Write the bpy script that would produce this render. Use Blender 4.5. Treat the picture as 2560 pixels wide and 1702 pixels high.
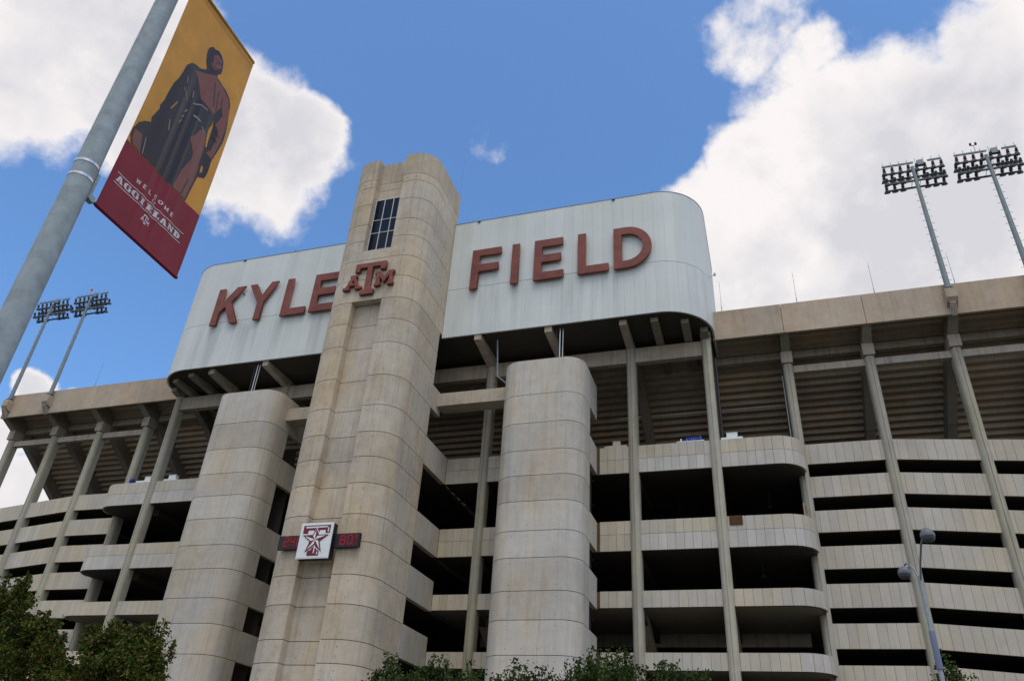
import bpy, bmesh, math, random
import numpy as np
from mathutils import Vector, Matrix
R = math.radians
random.seed(7)
for o in list(bpy.data.objects): bpy.data.objects.remove(o)
scene = bpy.context.scene
COL = scene.collection

# ------------------------------------------------------------------ camera
CAMP = Vector((28.57, -58.0, 1.65))
yaw, pit, rol = -0.34128531, 0.55872906, 0.06898307
d = Vector((math.sin(yaw)*math.cos(pit), math.cos(yaw)*math.cos(pit), math.sin(pit)))
r = Vector((math.cos(yaw), -math.sin(yaw), 0)); u = r.cross(d)
r2 = math.cos(rol)*r + math.sin(rol)*u; u2 = -math.sin(rol)*r + math.cos(rol)*u
cd = bpy.data.cameras.new('camera'); cam = bpy.data.objects.new('camera', cd); COL.objects.link(cam)
M = Matrix.Identity(4)
for i in range(3):
    M[i][0] = r2[i]; M[i][1] = u2[i]; M[i][2] = -d[i]; M[i][3] = CAMP[i]
cam.matrix_world = M
cd.sensor_width = 36; cd.lens = 36*1928.9555/2560; cd.clip_start = 0.1; cd.clip_end = 20000
scene.camera = cam

# ------------------------------------------------------------------ sky and sun
SUN_AZ, SUN_EL = R(152), R(64)          # compass style: 0 = +Y, clockwise; the sun stands behind the camera
SKY_K = 0.15
scene.view_settings.view_transform = 'Standard'; scene.view_settings.look = 'None'
scene.view_settings.gamma = 1; scene.view_settings.use_curve_mapping = False
scene.view_settings.exposure = 0.0
w = bpy.data.worlds.new('World'); scene.world = w; w.use_nodes = True
nt = w.node_tree; N = nt.nodes; LK = nt.links; N.clear()
def wn(t, **k):
    n = N.new(t)
    for a, b in k.items(): setattr(n, a, b)
    return n
def wmath(op, a, b=None, c=None, clamp=False):
    n = wn('ShaderNodeMath', operation=op, use_clamp=clamp)
    for i, x in enumerate((a, b, c)):
        if x is None: continue
        if isinstance(x, (int, float)): n.inputs[i].default_value = x
        else: LK.new(x, n.inputs[i])
    return n.outputs[0]
def wrange(x, a, b, c, e, kind='SMOOTHSTEP'):
    n = wn('ShaderNodeMapRange', interpolation_type=kind, clamp=True)
    LK.new(x, n.inputs[0])
    for i, v in enumerate((a, b, c, e)): n.inputs[i+1].default_value = v
    return n.outputs[0]
sky = wn('ShaderNodeTexSky', sky_type='NISHITA', sun_disc=False)
sky.sun_elevation = SUN_EL; sky.sun_rotation = SUN_AZ; sky.altitude = 100
sky.air_density = 1.0; sky.dust_density = 1.5; sky.ozone_density = 3.0
tc = wn('ShaderNodeTexCoord'); nrm = wn('ShaderNodeVectorMath', operation='NORMALIZE')
LK.new(tc.outputs['Generated'], nrm.inputs[0]); DIR = nrm.outputs[0]
def wnoise(scale, detail, rough, dist=0.0, off=(0, 0, 0), vec=None):
    a = wn('ShaderNodeVectorMath', operation='ADD'); LK.new(vec or DIR, a.inputs[0]); a.inputs[1].default_value = off
    n = wn('ShaderNodeTexNoise'); n.inputs['Scale'].default_value = scale; n.inputs['Detail'].default_value = detail
    n.inputs['Roughness'].default_value = rough; n.inputs['Distortion'].default_value = dist
    LK.new(a.outputs[0], n.inputs['Vector']); return n
# warp the direction a little so that cloud banks get billowing outlines
wv = wnoise(5.0, 5, 0.55, 0.0, (3, 1, 7))
sub = wn('ShaderNodeVectorMath', operation='SUBTRACT'); LK.new(wv.outputs['Color'], sub.inputs[0]); sub.inputs[1].default_value = (.5, .5, .5)
scl = wn('ShaderNodeVectorMath', operation='SCALE'); LK.new(sub.outputs[0], scl.inputs[0]); scl.inputs['Scale'].default_value = 0.13
wad = wn('ShaderNodeVectorMath', operation='ADD'); LK.new(DIR, wad.inputs[0]); LK.new(scl.outputs[0], wad.inputs[1]); WDIR = wad.outputs[0]
def sdir(az, el):
    az, el = R(az), R(el); return (math.sin(az)*math.cos(el), math.cos(az)*math.cos(el), math.sin(el))
def blob(az, el, rad, soft):
    n = wn('ShaderNodeVectorMath', operation='DISTANCE'); LK.new(WDIR, n.inputs[0]); n.inputs[1].default_value = sdir(az, el)
    return wrange(n.outputs['Value'], R(rad)*(1-soft), R(rad)*(1+soft), 1, 0)
# banks of cumulus: azimuth, elevation, radius, weight
banks = [(-64.5, 42, 6.6, 1), (-67, 38, 5.5, 1), (-61.5, 47, 5, 1), (-58, 42.5, 4.0, 1), (-51.5, 41, 4.2, 1), (-45, 42, 5.4, 1), (-41.6, 43.6, 3.2, 1), (-48, 43.2, 2.4, .8), (-45.5, 37.6, 2.4, .5),
         (10, 38, 9.6, 1), (19, 39, 9.5, 1), (-2.4, 41, 4.2, 1), (3.6, 42.3, 4.8, 1), (25.5, 44.5, 5.0, 1), (5, 34, 9, 1), (18, 30, 10, 1), (-4, 36, 4.5, 1), (12.5, 44.3, 3.2, .9), (30, 38, 10, 1), (29, 50, 3.6, .9),
         (5.4, 53.0, 3.4, .62), (9.3, 50.4, 2.8, .58), (4.2, 49.0, 2.2, .30), (-23.3, 46.4, 2.6, .36), (-23.6, 45.0, 1.4, .25), (-17.8, 46.2, 2.2, .20),
         (-53.9, 21.3, 1.5, 1), (-51.2, 21.4, 1.2, .9), (-55, 18, 2.2, .8), (-52.5, 15.5, 2.6, .8), (-57, 15, 4, .7)]
acc = None
for az, el, rad, wt in banks:
    b = wmath('MULTIPLY', blob(az, el, rad, .5), wt*1.35)
    acc = b if acc is None else wmath('MAXIMUM', acc, b)
# the part of the heavens the photograph shows has this layout; everywhere else, unseen, noise cumulus with its cover raised to whiten the light
n0 = wn('ShaderNodeVectorMath', operation='DISTANCE'); LK.new(DIR, n0.inputs[0]); n0.inputs[1].default_value = sdir(-20, 38)
inview = wrange(n0.outputs['Value'], 0.72, 0.98, 1, 0)
bn = wnoise(2.6, 6, 0.55, 0.3, (11, 4, 2))
broken = wrange(bn.outputs['Fac'], 0.34, 0.52, 0, 1.3)
mixv = wn('ShaderNodeMix', data_type='FLOAT'); LK.new(inview, mixv.inputs['Factor']); LK.new(broken, mixv.inputs['A']); LK.new(acc, mixv.inputs['B'])
edge = wnoise(7.0, 10, 0.60, 0.0, (5, 8, 1)); up = wnoise(7.0, 7, 0.55, 0.0, (4.97, 8.02, 1.045)); fine = wnoise(30, 4, 0.55, 0.0, (2, 6, 3))
cov = wmath('ADD', mixv.outputs['Result'], wmath('MULTIPLY', wmath('SUBTRACT', edge.outputs['Fac'], .5), 2.5))
cov = wmath('ADD', cov, wmath('MULTIPLY', wmath('SUBTRACT', fine.outputs['Fac'], .5), 0.30))
alpha = wrange(cov, 0.34, 0.92, 0, 1)
thick = wrange(cov, 0.6, 1.3, 0, 1)
sh = wnoise(3.0, 3, 0.45, 0.2, (1, 9, 4)); shade = wmath('MULTIPLY', wrange(sh.outputs['Fac'], 0.42, 0.66, 0, .9), thick)
sepd = wn('ShaderNodeSeparateXYZ'); LK.new(DIR, sepd.inputs[0])
low = wrange(sepd.outputs['Z'], 0.68, 0.50, 0.0, 0.55)          # cloud bases nearer the horizon are greyer
shade = wmath('MAXIMUM', shade, wmath('MULTIPLY', low, thick))
relief = wmath('SUBTRACT', up.outputs['Fac'], edge.outputs['Fac'])        # denser above: the underside of a billow
shade = wmath('ADD', shade, wmath('MULTIPLY', wmath('MAXIMUM', wmath('MINIMUM', wmath('MULTIPLY', relief, 3.2), .55), -.35), thick), clamp=True)
CLB = 5.6
cc = wn('ShaderNodeMix', data_type='RGBA'); LK.new(shade, cc.inputs['Factor'])
cc.inputs['A'].default_value = (1.15*CLB, 1.10*CLB, 1.09*CLB, 1); cc.inputs['B'].default_value = (.82*CLB, .815*CLB, .87*CLB, 1)
tint = wn('ShaderNodeMix', data_type='RGBA', blend_type='MULTIPLY'); tint.inputs['Factor'].default_value = 1
LK.new(sky.outputs[0], tint.inputs['A']); tint.inputs['B'].default_value = (0.94, 1.26, 1.50, 1)
mx = wn('ShaderNodeMix', data_type='RGBA'); LK.new(alpha, mx.inputs['Factor']); LK.new(tint.outputs['Result'], mx.inputs['A']); LK.new(cc.outputs['Result'], mx.inputs['B'])
bg = wn('ShaderNodeBackground'); bg.inputs['Strength'].default_value = SKY_K; LK.new(mx.outputs['Result'], bg.inputs['Color'])
wo = wn('ShaderNodeOutputWorld'); LK.new(bg.outputs[0], wo.inputs['Surface'])
sl = bpy.data.lights.new('sun', 'SUN'); sl.energy = 1.2; sl.angle = R(30); sl.color = (1.0, .93, .82)
sun = bpy.data.objects.new('sun', sl); COL.objects.link(sun)
sv = Vector((math.sin(SUN_AZ)*math.cos(SUN_EL), math.cos(SUN_AZ)*math.cos(SUN_EL), math.sin(SUN_EL)))
sun.rotation_euler = sv.to_track_quat('Z', 'Y').to_euler(); sun.location = (0, -60, 90)

# ------------------------------------------------------------------ materials
def new_mat(name):
    m = bpy.data.materials.new(name); m.use_nodes = True
    t = m.node_tree; b = t.nodes['Principled BSDF']; return m, t, b
def concrete(name, c, var=.16, streak=.25, warm=(1.06, 1.0, .90), bump=.25, rnd=.10, rough=.92, blot=.16):
    m, t, b = new_mat(name); n = t.nodes; l = t.links
    def node(k, **kw):
        x = n.new(k)
        for a, v in kw.items(): setattr(x, a, v)
        return x
    def math_(op, a, b_):
        x = node('ShaderNodeMath', operation=op)
        for i, v in enumerate((a, b_)):
            if isinstance(v, (int, float)): x.inputs[i].default_value = v
            else: l.new(v, x.inputs[i])
        return x.outputs[0]
    g = node('ShaderNodeNewGeometry'); pos = g.outputs['Position']
    def noise(scale, det, ro, mapscale=None, off=(0, 0, 0)):
        v = pos
        mp = node('ShaderNodeMapping'); l.new(pos, mp.inputs['Vector']); mp.inputs['Location'].default_value = off
        if mapscale: mp.inputs['Scale'].default_value = mapscale
        x = node('ShaderNodeTexNoise'); l.new(mp.outputs[0], x.inputs['Vector'])
        x.inputs['Scale'].default_value = scale; x.inputs['Detail'].default_value = det; x.inputs['Roughness'].default_value = ro
        return x.outputs['Fac']
    def rng(x, a, b_, c_, d_):
        y = node('ShaderNodeMapRange'); l.new(x, y.inputs[0])
        for i, v in enumerate((a, b_, c_, d_)): y.inputs[i+1].default_value = v
        return y.outputs[0]
    big = noise(blot, 5, .6); mid = noise(1.3, 5, .62, None, (4, 2, 9)); fin = noise(9, 3, .6)
    st = noise(1.0, 5, .65, (3.2, 3.2, .16)); st2 = noise(1.0, 4, .6, (1.1, 1.1, .07), (7, 3, 0))
    oi = node('ShaderNodeObjectInfo')
    v = math_('ADD', 1.0, math_('MULTIPLY', math_('SUBTRACT', big, .5), var*2.2))
    v = math_('ADD', v, math_('MULTIPLY', math_('SUBTRACT', mid, .5), var*1.7))
    v = math_('ADD', v, math_('MULTIPLY', math_('SUBTRACT', fin, .5), var*.9))
    v = math_('ADD', v, math_('MULTIPLY', math_('SUBTRACT', oi.outputs['Random'], .5), rnd*2))
    v = math_('MULTIPLY', v, rng(st, .50, .80, 1.0, 1.0-streak))
    v = math_('MULTIPLY', v, rng(st2, .36, .20, 1.0, 1.0+streak*.7))
    st3 = noise(1.0, 3, .6, (7.5, 7.5, .22), (1, 8, 3))
    v = math_('MULTIPLY', v, rng(st3, .58, .74, 1.0, 1.0-streak*.8))
    wm = node('ShaderNodeMix', data_type='RGBA'); l.new(rng(noise(.30, 5, .65, (1, 1, .45), (9, 5, 1)), .42, .66, 0, 1), wm.inputs['Factor'])
    wm.inputs['A'].default_value = (*c, 1); wm.inputs['B'].default_value = (c[0]*warm[0], c[1]*warm[1], c[2]*warm[2], 1)
    hv = node('ShaderNodeVectorMath', operation='SCALE'); l.new(wm.outputs['Result'], hv.inputs[0]); l.new(v, hv.inputs['Scale'])
    l.new(hv.outputs[0], b.inputs['Base Color']); b.inputs['Roughness'].default_value = rough
    b.inputs['Specular IOR Level'].default_value = .25
    bp = node('ShaderNodeBump'); bp.inputs['Strength'].default_value = bump; bp.inputs['Distance'].default_value = .03
    l.new(math_('ADD', mid, math_('MULTIPLY', fin, .6)), bp.inputs['Height']); l.new(bp.outputs[0], b.inputs['Normal'])
    return m
def plain(name, c, rough=.6, metal=0, spec=.4, var=0.0, scale=3.0, emit=None, es=1.0, mapscale=None):
    m, t, b = new_mat(name)
    b.inputs['Base Color'].default_value = (*c, 1); b.inputs['Roughness'].default_value = rough; b.inputs['Metallic'].default_value = metal
    b.inputs['Specular IOR Level'].default_value = spec
    if var:
        g = t.nodes.new('ShaderNodeNewGeometry'); mp = t.nodes.new('ShaderNodeMapping'); t.links.new(g.outputs['Position'], mp.inputs['Vector'])
        if mapscale: mp.inputs['Scale'].default_value = mapscale
        x = t.nodes.new('ShaderNodeTexNoise'); t.links.new(mp.outputs[0], x.inputs['Vector'])
        x.inputs['Scale'].default_value = scale; x.inputs['Detail'].default_value = 6; x.inputs['Roughness'].default_value = .65
        q = t.nodes.new('ShaderNodeMapRange'); t.links.new(x.outputs['Fac'], q.inputs[0])
        for i, v in enumerate((.3, .7, 1-var, 1+var)): q.inputs[i+1].default_value = v
        s = t.nodes.new('ShaderNodeVectorMath'); s.operation = 'SCALE'; s.inputs[0].default_value = c; t.links.new(q.outputs[0], s.inputs['Scale'])
        t.links.new(s.outputs[0], b.inputs['Base Color'])
    if emit:
        b.inputs['Emission Color'].default_value = (*emit, 1); b.inputs['Emission Strength'].default_value = es
    return m
MT = dict(
    tower=concrete('tower_concrete', (.525, .48, .405), .30, .28, (1.0, .91, .76), rnd=.13),
    stair=concrete('stair_concrete', (.515, .50, .46), .22, .25, (1.05, .95, .80)),
    panel=concrete('panel_concrete', (.515, .49, .435), .14, .13, (1.04, .97, .82), .2, .07),
    panelblue=concrete('coated_concrete', (.54, .53, .50), .14, .14, (1.0, .98, .92), .2, .08),
    fascia=concrete('fascia_concrete', (.455, .39, .31), .26, .22, (1.05, .97, .88), .25, .05),
    column=concrete('column_concrete', (.435, .42, .365), .20, .32, (1.0, 1.0, .84), .2, .06),
    beam=concrete('beam_concrete', (.43, .39, .335), .28, .50, (1.05, 1.0, .92), .3, .06),
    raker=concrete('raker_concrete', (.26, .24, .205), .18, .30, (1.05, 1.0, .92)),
    riser=concrete('riser_concrete', (.46, .395, .315), .20, .25, (1.05, .95, .82), .3, .10),
    dark=concrete('shade_tinted_concrete', (.06, .056, .05), .25, .2),  # shade of interiors and undersides put into the concrete's colour
    core=concrete('joint_concrete', (.13, .10, .065), .2, .1),
    letter=plain('letter_metal', (.205, .056, .042), .55, 0, .35, .28, 1.1),
    galv=plain('galvanised_steel', (.30, .365, .40), .72, .0, .3, .22, 11.0),
    teal=plain('pole_steel', (.21, .26, .275), .55, .1, .4, .12, 2.0),
    lampdark=plain('lamp_housing', (.035, .04, .045), .5, .3, .5),
    steel=plain('steel', (.55, .57, .58), .28, .9, .5),
    frame=plain('window_frame_paint', (.72, .74, .74), .5),
    glass=plain('dark_glass', (.006, .010, .020), .12, 0, .22),
    black=plain('black_paint', (.012, .013, .016), .45),
    white=plain('white_board', (.78, .82, .84), .5, 0, .4, .04, 3),
    box=plain('white_plastic', (.74, .80, .79), .5),
    maroon=plain('maroon_ink', (.17, .010, .028), .5),
    navy=plain('navy_ink', (.012, .012, .05), .5),
    led=plain('led_red', (.3, .0, .01), .5, 0, .4, emit=(1.0, .02, .05), es=.20),
    leddim=plain('led_board', (.055, .006, .010), .5),
    blue=plain('blue_tarp', (.012, .04, .30), .5, 0, .4, .3, 6),
    brown=plain('brown_board', (.09, .045, .02), .8, 0, .2, .2, 2),
    ground=concrete('ground_paving', (.09, .09, .075), .14, .0, blot=.05),
    bark=concrete('bark', (.10, .075, .055), .3, .2, bump=.6),
    globe=plain('lamp_glass', (.085, .092, .10), .4, 0, .3),
    clad=None, gold=None, bmar=None, fnavy=None, fbrown=None, bink=None)

def cladding():
    m, t, b = new_mat('cladding_metal'); n = t.nodes; l = t.links
    g = n.new('ShaderNodeNewGeometry'); oi = n.new('ShaderNodeObjectInfo')
    def noise(scale, det, ro, ms, off=(0, 0, 0)):
        mp = n.new('ShaderNodeMapping'); l.new(g.outputs['Position'], mp.inputs['Vector']); mp.inputs['Scale'].default_value = ms; mp.inputs['Location'].default_value = off
        x = n.new('ShaderNodeTexNoise'); l.new(mp.outputs[0], x.inputs['Vector']); x.inputs['Scale'].default_value = scale; x.inputs['Detail'].default_value = det; x.inputs['Roughness'].default_value = ro
        return x.outputs['Fac']
    def rng(x, a, b_, c_, d_):
        y = n.new('ShaderNodeMapRange'); l.new(x, y.inputs[0])
        for i, v in enumerate((a, b_, c_, d_)): y.inputs[i+1].default_value = v
        return y.outputs[0]
    def mul(a, b_):
        x = n.new('ShaderNodeMath'); x.operation = 'MULTIPLY'
        for i, v in enumerate((a, b_)):
            if isinstance(v, (int, float)): x.inputs[i].default_value = v
            else: l.new(v, x.inputs[i])
        return x.outputs[0]
    sep = n.new('ShaderNodeSeparateXYZ'); l.new(g.outputs['Position'], sep.inputs[0])
    below = mul(rng(sep.outputs['Z'], 40.4, 41.6, 1.0, .25), rng(sep.outputs['Z'], 36.5, 40.4, .55, 1.0))   # run-off grime hangs below the lettering
    st = rng(noise(1, 6, .65, (.55, .55, .035)), .48, .70, 0, 1); st2 = rng(noise(1, 5, .7, (3.0, 3.0, .06), (3, 1, 2)), .52, .8, 0, 1)
    dirt = mul(mul(st, below), .34)
    v = n.new('ShaderNodeMath'); v.operation = 'SUBTRACT'; v.inputs[0].default_value = 1.0; l.new(dirt, v.inputs[1])
    v2 = mul(v.outputs[0], rng(mul(st2, below), 0, 1, 1, .86))
    v3 = mul(v2, rng(oi.outputs['Random'], 0, 1, .965, 1.035)); v4 = mul(v3, rng(noise(.22, 4, .6, (1, 1, 1)), .3, .7, .95, 1.05))
    s = n.new('ShaderNodeVectorMath'); s.operation = 'SCALE'; s.inputs[0].default_value = (.64, .695, .685); l.new(v4, s.inputs['Scale'])
    l.new(s.outputs[0], b.inputs['Base Color']); b.inputs['Roughness'].default_value = .5; b.inputs['Specular IOR Level'].default_value = .35
    return m
MT['clad'] = cladding()
def cloth(name, c, tr=.25):
    m, t, b = new_mat(name); n = t.nodes; l = t.links
    g = n.new('ShaderNodeNewGeometry'); x = n.new('ShaderNodeTexNoise'); l.new(g.outputs['Position'], x.inputs['Vector']); x.inputs['Scale'].default_value = 5; x.inputs['Detail'].default_value = 5
    q = n.new('ShaderNodeMapRange'); l.new(x.outputs['Fac'], q.inputs[0])
    for i, v in enumerate((.3, .7, .9, 1.08)): q.inputs[i+1].default_value = v
    s = n.new('ShaderNodeVectorMath'); s.operation = 'SCALE'; s.inputs[0].default_value = c; l.new(q.outputs[0], s.inputs['Scale'])
    l.new(s.outputs[0], b.inputs['Base Color']); b.inputs['Roughness'].default_value = .38; b.inputs['Specular IOR Level'].default_value = .42
    tb = n.new('ShaderNodeBsdfTranslucent'); l.new(s.outputs[0], tb.inputs['Color'])
    mxs = n.new('ShaderNodeMixShader'); mxs.inputs[0].default_value = tr; l.new(b.outputs[0], mxs.inputs[1]); l.new(tb.outputs[0], mxs.inputs[2])
    wv_ = n.new('ShaderNodeTexNoise'); wv_.inputs['Scale'].default_value = 420; l.new(g.outputs['Position'], wv_.inputs['Vector'])
    bp = n.new('ShaderNodeBump'); bp.inputs['Strength'].default_value = .08; bp.inputs['Distance'].default_value = .001; l.new(wv_.outputs['Fac'], bp.inputs['Height']); l.new(bp.outputs[0], b.inputs['Normal'])
    l.new(mxs.outputs[0], n['Material Output'].inputs['Surface'])
    return m
MT['gold'] = cloth('gold_cloth', (.80, .475, .10), .45); MT['bmar'] = cloth('maroon_cloth', (.30, .014, .040), .30)
MT['fnavy'] = cloth('navy_print', (.012, .012, .022), .05); MT['fbrown'] = cloth('brown_print', (.23, .082, .070), .15); MT['bink'] = cloth('white_print', (.70, .70, .74), .15)
MT['fline'] = cloth('grey_print', (.30, .24, .22), .1)
def leafmat(name, a, b_, c_):
    m, t, b = new_mat(name); n = t.nodes; l = t.links
    g = n.new('ShaderNodeNewGeometry'); cr = n.new('ShaderNodeValToRGB'); l.new(g.outputs['Random Per Island'], cr.inputs[0])
    e = cr.color_ramp.elements; e[0].color = (*a, 1); e[0].position = 0; e[1].color = (*c_, 1); e[1].position = 1
    k = e.new(.55); k.color = (*b_, 1)
    x = n.new('ShaderNodeTexNoise'); l.new(g.outputs['Position'], x.inputs['Vector']); x.inputs['Scale'].default_value = .9; x.inputs['Detail'].default_value = 3
    q = n.new('ShaderNodeMapRange'); l.new(x.outputs['Fac'], q.inputs[0])
    for i, v in enumerate((.3, .7, .65, 1.35)): q.inputs[i+1].default_value = v
    s = n.new('ShaderNodeVectorMath'); s.operation = 'SCALE'; l.new(cr.outputs[0], s.inputs[0]); l.new(q.outputs[0], s.inputs['Scale'])
    l.new(s.outputs[0], b.inputs['Base Color']); b.inputs['Roughness'].default_value = .6; b.inputs['Specular IOR Level'].default_value = .15
    tb = n.new('ShaderNodeBsdfTranslucent'); l.new(s.outputs[0], tb.inputs['Color'])
    mxs = n.new('ShaderNodeMixShader'); mxs.inputs[0].default_value = .3; l.new(b.outputs[0], mxs.inputs[1]); l.new(tb.outputs[0], mxs.inputs[2])
    l.new(mxs.outputs[0], n['Material Output'].inputs['Surface']); return m
MT['leafa'] = leafmat('leaf_green', (.028, .055, .009), (.06, .10, .015), (.17, .11, .03))
MT['leafb'] = leafmat('leaf_dark', (.022, .045, .012), (.045, .080, .018), (.085, .11, .028))

# ------------------------------------------------------------------ mesh helpers
class MB:
    def __init__(s): s.v = []; s.f = []
    def add(s, vs, fs):
        k = len(s.v); s.v += [tuple(p) for p in vs]; s.f += [tuple(i+k for i in f) for f in fs]; return s
    def box(s, x0, x1, y0, y1, z0, z1):
        return s.add([(x0, y0, z0), (x1, y0, z0), (x1, y1, z0), (x0, y1, z0), (x0, y0, z1), (x1, y0, z1), (x1, y1, z1), (x0, y1, z1)],
                     [(3, 2, 1, 0), (4, 5, 6, 7), (0, 1, 5, 4), (1, 2, 6, 5), (2, 3, 7, 6), (3, 0, 4, 7)])
    def loft(s, A, B):
        n = len(A); return s.add(list(A)+list(B), [tuple(range(n))[::-1], tuple(range(n, 2*n))] + [(i, (i+1) % n, n+(i+1) % n, n+i) for i in range(n)])
    def prism(s, p, z0, z1): return s.loft([(x, y, z0) for x, y in p], [(x, y, z1) for x, y in p])
    def prismx(s, p, x0, x1): return s.loft([(x0, y, z) for y, z in p], [(x1, y, z) for y, z in p])
    def prismy(s, p, y0, y1): return s.loft([(x, y0, z) for x, z in p], [(x, y1, z) for x, z in p])
    def tube(s, p0, p1, r0, r1=None, n=12):
        r1 = r0 if r1 is None else r1
        p0, p1 = Vector(p0), Vector(p1); ax = (p1-p0).normalized(); a = ax.orthogonal().normalized(); b = ax.cross(a)
        ring = lambda c, rr: [tuple(c + (a*math.cos(2*math.pi*i/n) + b*math.sin(2*math.pi*i/n))*rr) for i in range(n)]
        return s.loft(ring(p0, r0), ring(p1, r1))
    def path(s, pts, rs, n=10):
        pts = [Vector(p) for p in pts]; rs = rs if isinstance(rs, (list, tuple)) else [rs]*len(pts)
        rings = []; a = None
        for i, p in enumerate(pts):
            t = (pts[min(i+1, len(pts)-1)]-pts[max(i-1, 0)]).normalized()
            a = t.orthogonal().normalized() if a is None else (a-t*a.dot(t)).normalized()
            b = t.cross(a); rings.append([tuple(p+(a*math.cos(2*math.pi*k/n)+b*math.sin(2*math.pi*k/n))*rs[i]) for k in range(n)])
        vs = [q for rg in rings for q in rg]; fs = [tuple(range(n))[::-1], tuple(range((len(pts)-1)*n, len(pts)*n))]
        for j in range(len(pts)-1): fs += [(j*n+i, j*n+(i+1) % n, (j+1)*n+(i+1) % n, (j+1)*n+i) for i in range(n)]
        return s.add(vs, fs)
    def lathe(s, c, axis, prof, n=16):
        c = Vector(c); ax = Vector(axis).normalized(); a = ax.orthogonal().normalized(); b = ax.cross(a); vs = []; fs = []
        for rr, h in prof: vs += [tuple(c+ax*h+(a*math.cos(2*math.pi*i/n)+b*math.sin(2*math.pi*i/n))*rr) for i in range(n)]
        m = len(prof); fs = [tuple(range(n))[::-1], tuple(range((m-1)*n, m*n))]
        for j in range(m-1): fs += [(j*n+i, j*n+(i+1) % n, (j+1)*n+(i+1) % n, (j+1)*n+i) for i in range(n)]
        return s.add(vs, fs)
    def mesh(s, name, mat, smooth=None):
        me = bpy.data.meshes.new(name); me.from_pydata(s.v, [], s.f)
        bm = bmesh.new(); bm.from_mesh(me); bmesh.ops.recalc_face_normals(bm, faces=bm.faces); bm.to_mesh(me); bm.free()
        if mat: me.materials.append(MT[mat] if isinstance(mat, str) else mat)
        if smooth:
            for p in me.polygons: p.use_smooth = True
            me.set_sharp_from_angle(angle=R(smooth))
        return me
    def obj(s, name, mat, parent=None, smooth=None, loc=None): return place(name, s.mesh(name, mat, smooth), parent, loc)
def place(name, me, parent=None, loc=None, rot=None):
    o = bpy.data.objects.new(name, me); COL.objects.link(o)
    if loc is not None: o.location = loc
    if rot is not None: o.rotation_euler = rot
    if parent is not None:
        o.parent = parent; o.matrix_parent_inverse = Matrix.Translation(-world_loc(parent))
    return o
def world_loc(o):
    # parents are never rotated; meshes used as parents sit at the origin of their thing's frame
    if o.type == 'EMPTY': return Vector(o.location)
    return Vector(o.location)
def tag(o, label, cat, group=None, kind=None):
    if label: o['label'] = label
    if cat: o['category'] = cat
    if group: o['group'] = group
    if kind: o['kind'] = kind
    return o
def thing(name, label, cat, loc=(0, 0, 0), group=None):
    o = bpy.data.objects.new(name, None); COL.objects.link(o); o.location = loc; o.empty_display_size = .5
    return tag(o, label, cat, group)
def stuff(o): o['kind'] = 'stuff'; return o
def curve_mesh(name, polys, depth, mat, bevel=0.0, flat=False):
    # filled outlines (holes by even-odd) in XY, thickness along Z
    cu = bpy.data.curves.new(name, 'CURVE'); cu.dimensions = '2D'; cu.fill_mode = 'BOTH'; cu.extrude = depth/2; cu.bevel_depth = bevel; cu.bevel_resolution = 0
    for p in polys:
        sp = cu.splines.new('POLY'); sp.points.add(len(p)-1); sp.use_cyclic_u = True
        for i, q in enumerate(p): sp.points[i].co = (q[0], q[1], 0, 1)
    o = bpy.data.objects.new(name, cu); COL.objects.link(o); dg = bpy.context.evaluated_depsgraph_get(); dg.update()
    me = bpy.data.meshes.new_from_object(o.evaluated_get(dg)); bpy.data.objects.remove(o); bpy.data.curves.remove(cu)
    me.name = name; me.materials.clear(); me.materials.append(MT[mat]); return me
ROTXZ = (R(90), 0, 0)          # XY outline stood up to face -Y
def arc(cx, cy, rr, a0, a1, n): return [(cx+rr*math.cos(R(a0+(a1-a0)*i/n)), cy+rr*math.sin(R(a0+(a1-a0)*i/n))) for i in range(n+1)]

# ------------------------------------------------------------------ setting: ground
g = MB(); g.add([(-3000, -3000, 0), (3000, -3000, 0), (3000, 3000, 0), (-3000, 3000, 0)], [(0, 1, 2, 3)])
tag(g.obj('ground', 'ground'), None, None, kind='structure')

BAY = 6.13
CX = [25.75+BAY*k for k in range(-3, 5)]      # 7.36 13.49 19.62 25.75 | 31.88 38.01 44.14 50.27
SL = -0.087                                    # fall of the ramps away from the middle
FY = -3.0                                      # front plane of the concourses; ramps stand at y = 0

# ------------------------------------------------------------------ grandstand
gs = thing('grandstand', 'tall concrete upper grandstand with sloping seating underside and tan top fascia', 'grandstand', (0, 4, 0))
def pill(cx, yf, depth, wd, groove=True, n=7):
    rr = wd/2; pts = []
    A = arc(cx, yf+rr, rr, 180, 270, n)[:-1]; B = arc(cx, yf+rr, rr, 270, 360, n)[1:]
    pts += [(x, y) for x, y in A]
    pts += [(cx-.03, yf), (cx-.024, yf+.06), (cx+.024, yf+.06), (cx+.03, yf)] if groove else [(cx, yf)]
    pts += B + [(cx+rr, yf+depth), (cx-rr, yf+depth)]
    return pts
for s in (-1, 1):
    for k in (4, 5, 6, 7):
        x = s*CX[k]
        MB().prism(pill(x, -.36, .98, .74), 0, 34.55).obj('column', 'column', gs, 40)
        MB().box(x-.43, x+.43, -.46, .75, 34.6, 35.62).obj('column_capital', 'beam', gs)
rk = [(-1.98, 36.42), (-.48, 35.62), (1.6, 35.62-1.0), (12.6, 35.62-1.0-11*.685), (12.6, 37.95-12.6*.685), (-1.38, 38.9), (-1.98, 38.9)]
for s in (-1, 1):
    for k in range(8):
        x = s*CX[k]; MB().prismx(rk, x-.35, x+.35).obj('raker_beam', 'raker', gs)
edges = [-50.27, -44.14, -38.01, -31.88, -25.75, -19.62, -13.49, -7.36, 7.36, 13.49, 19.62, 25.75, 31.88, 38.01, 44.14, 50.27]
row = {}
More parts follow.
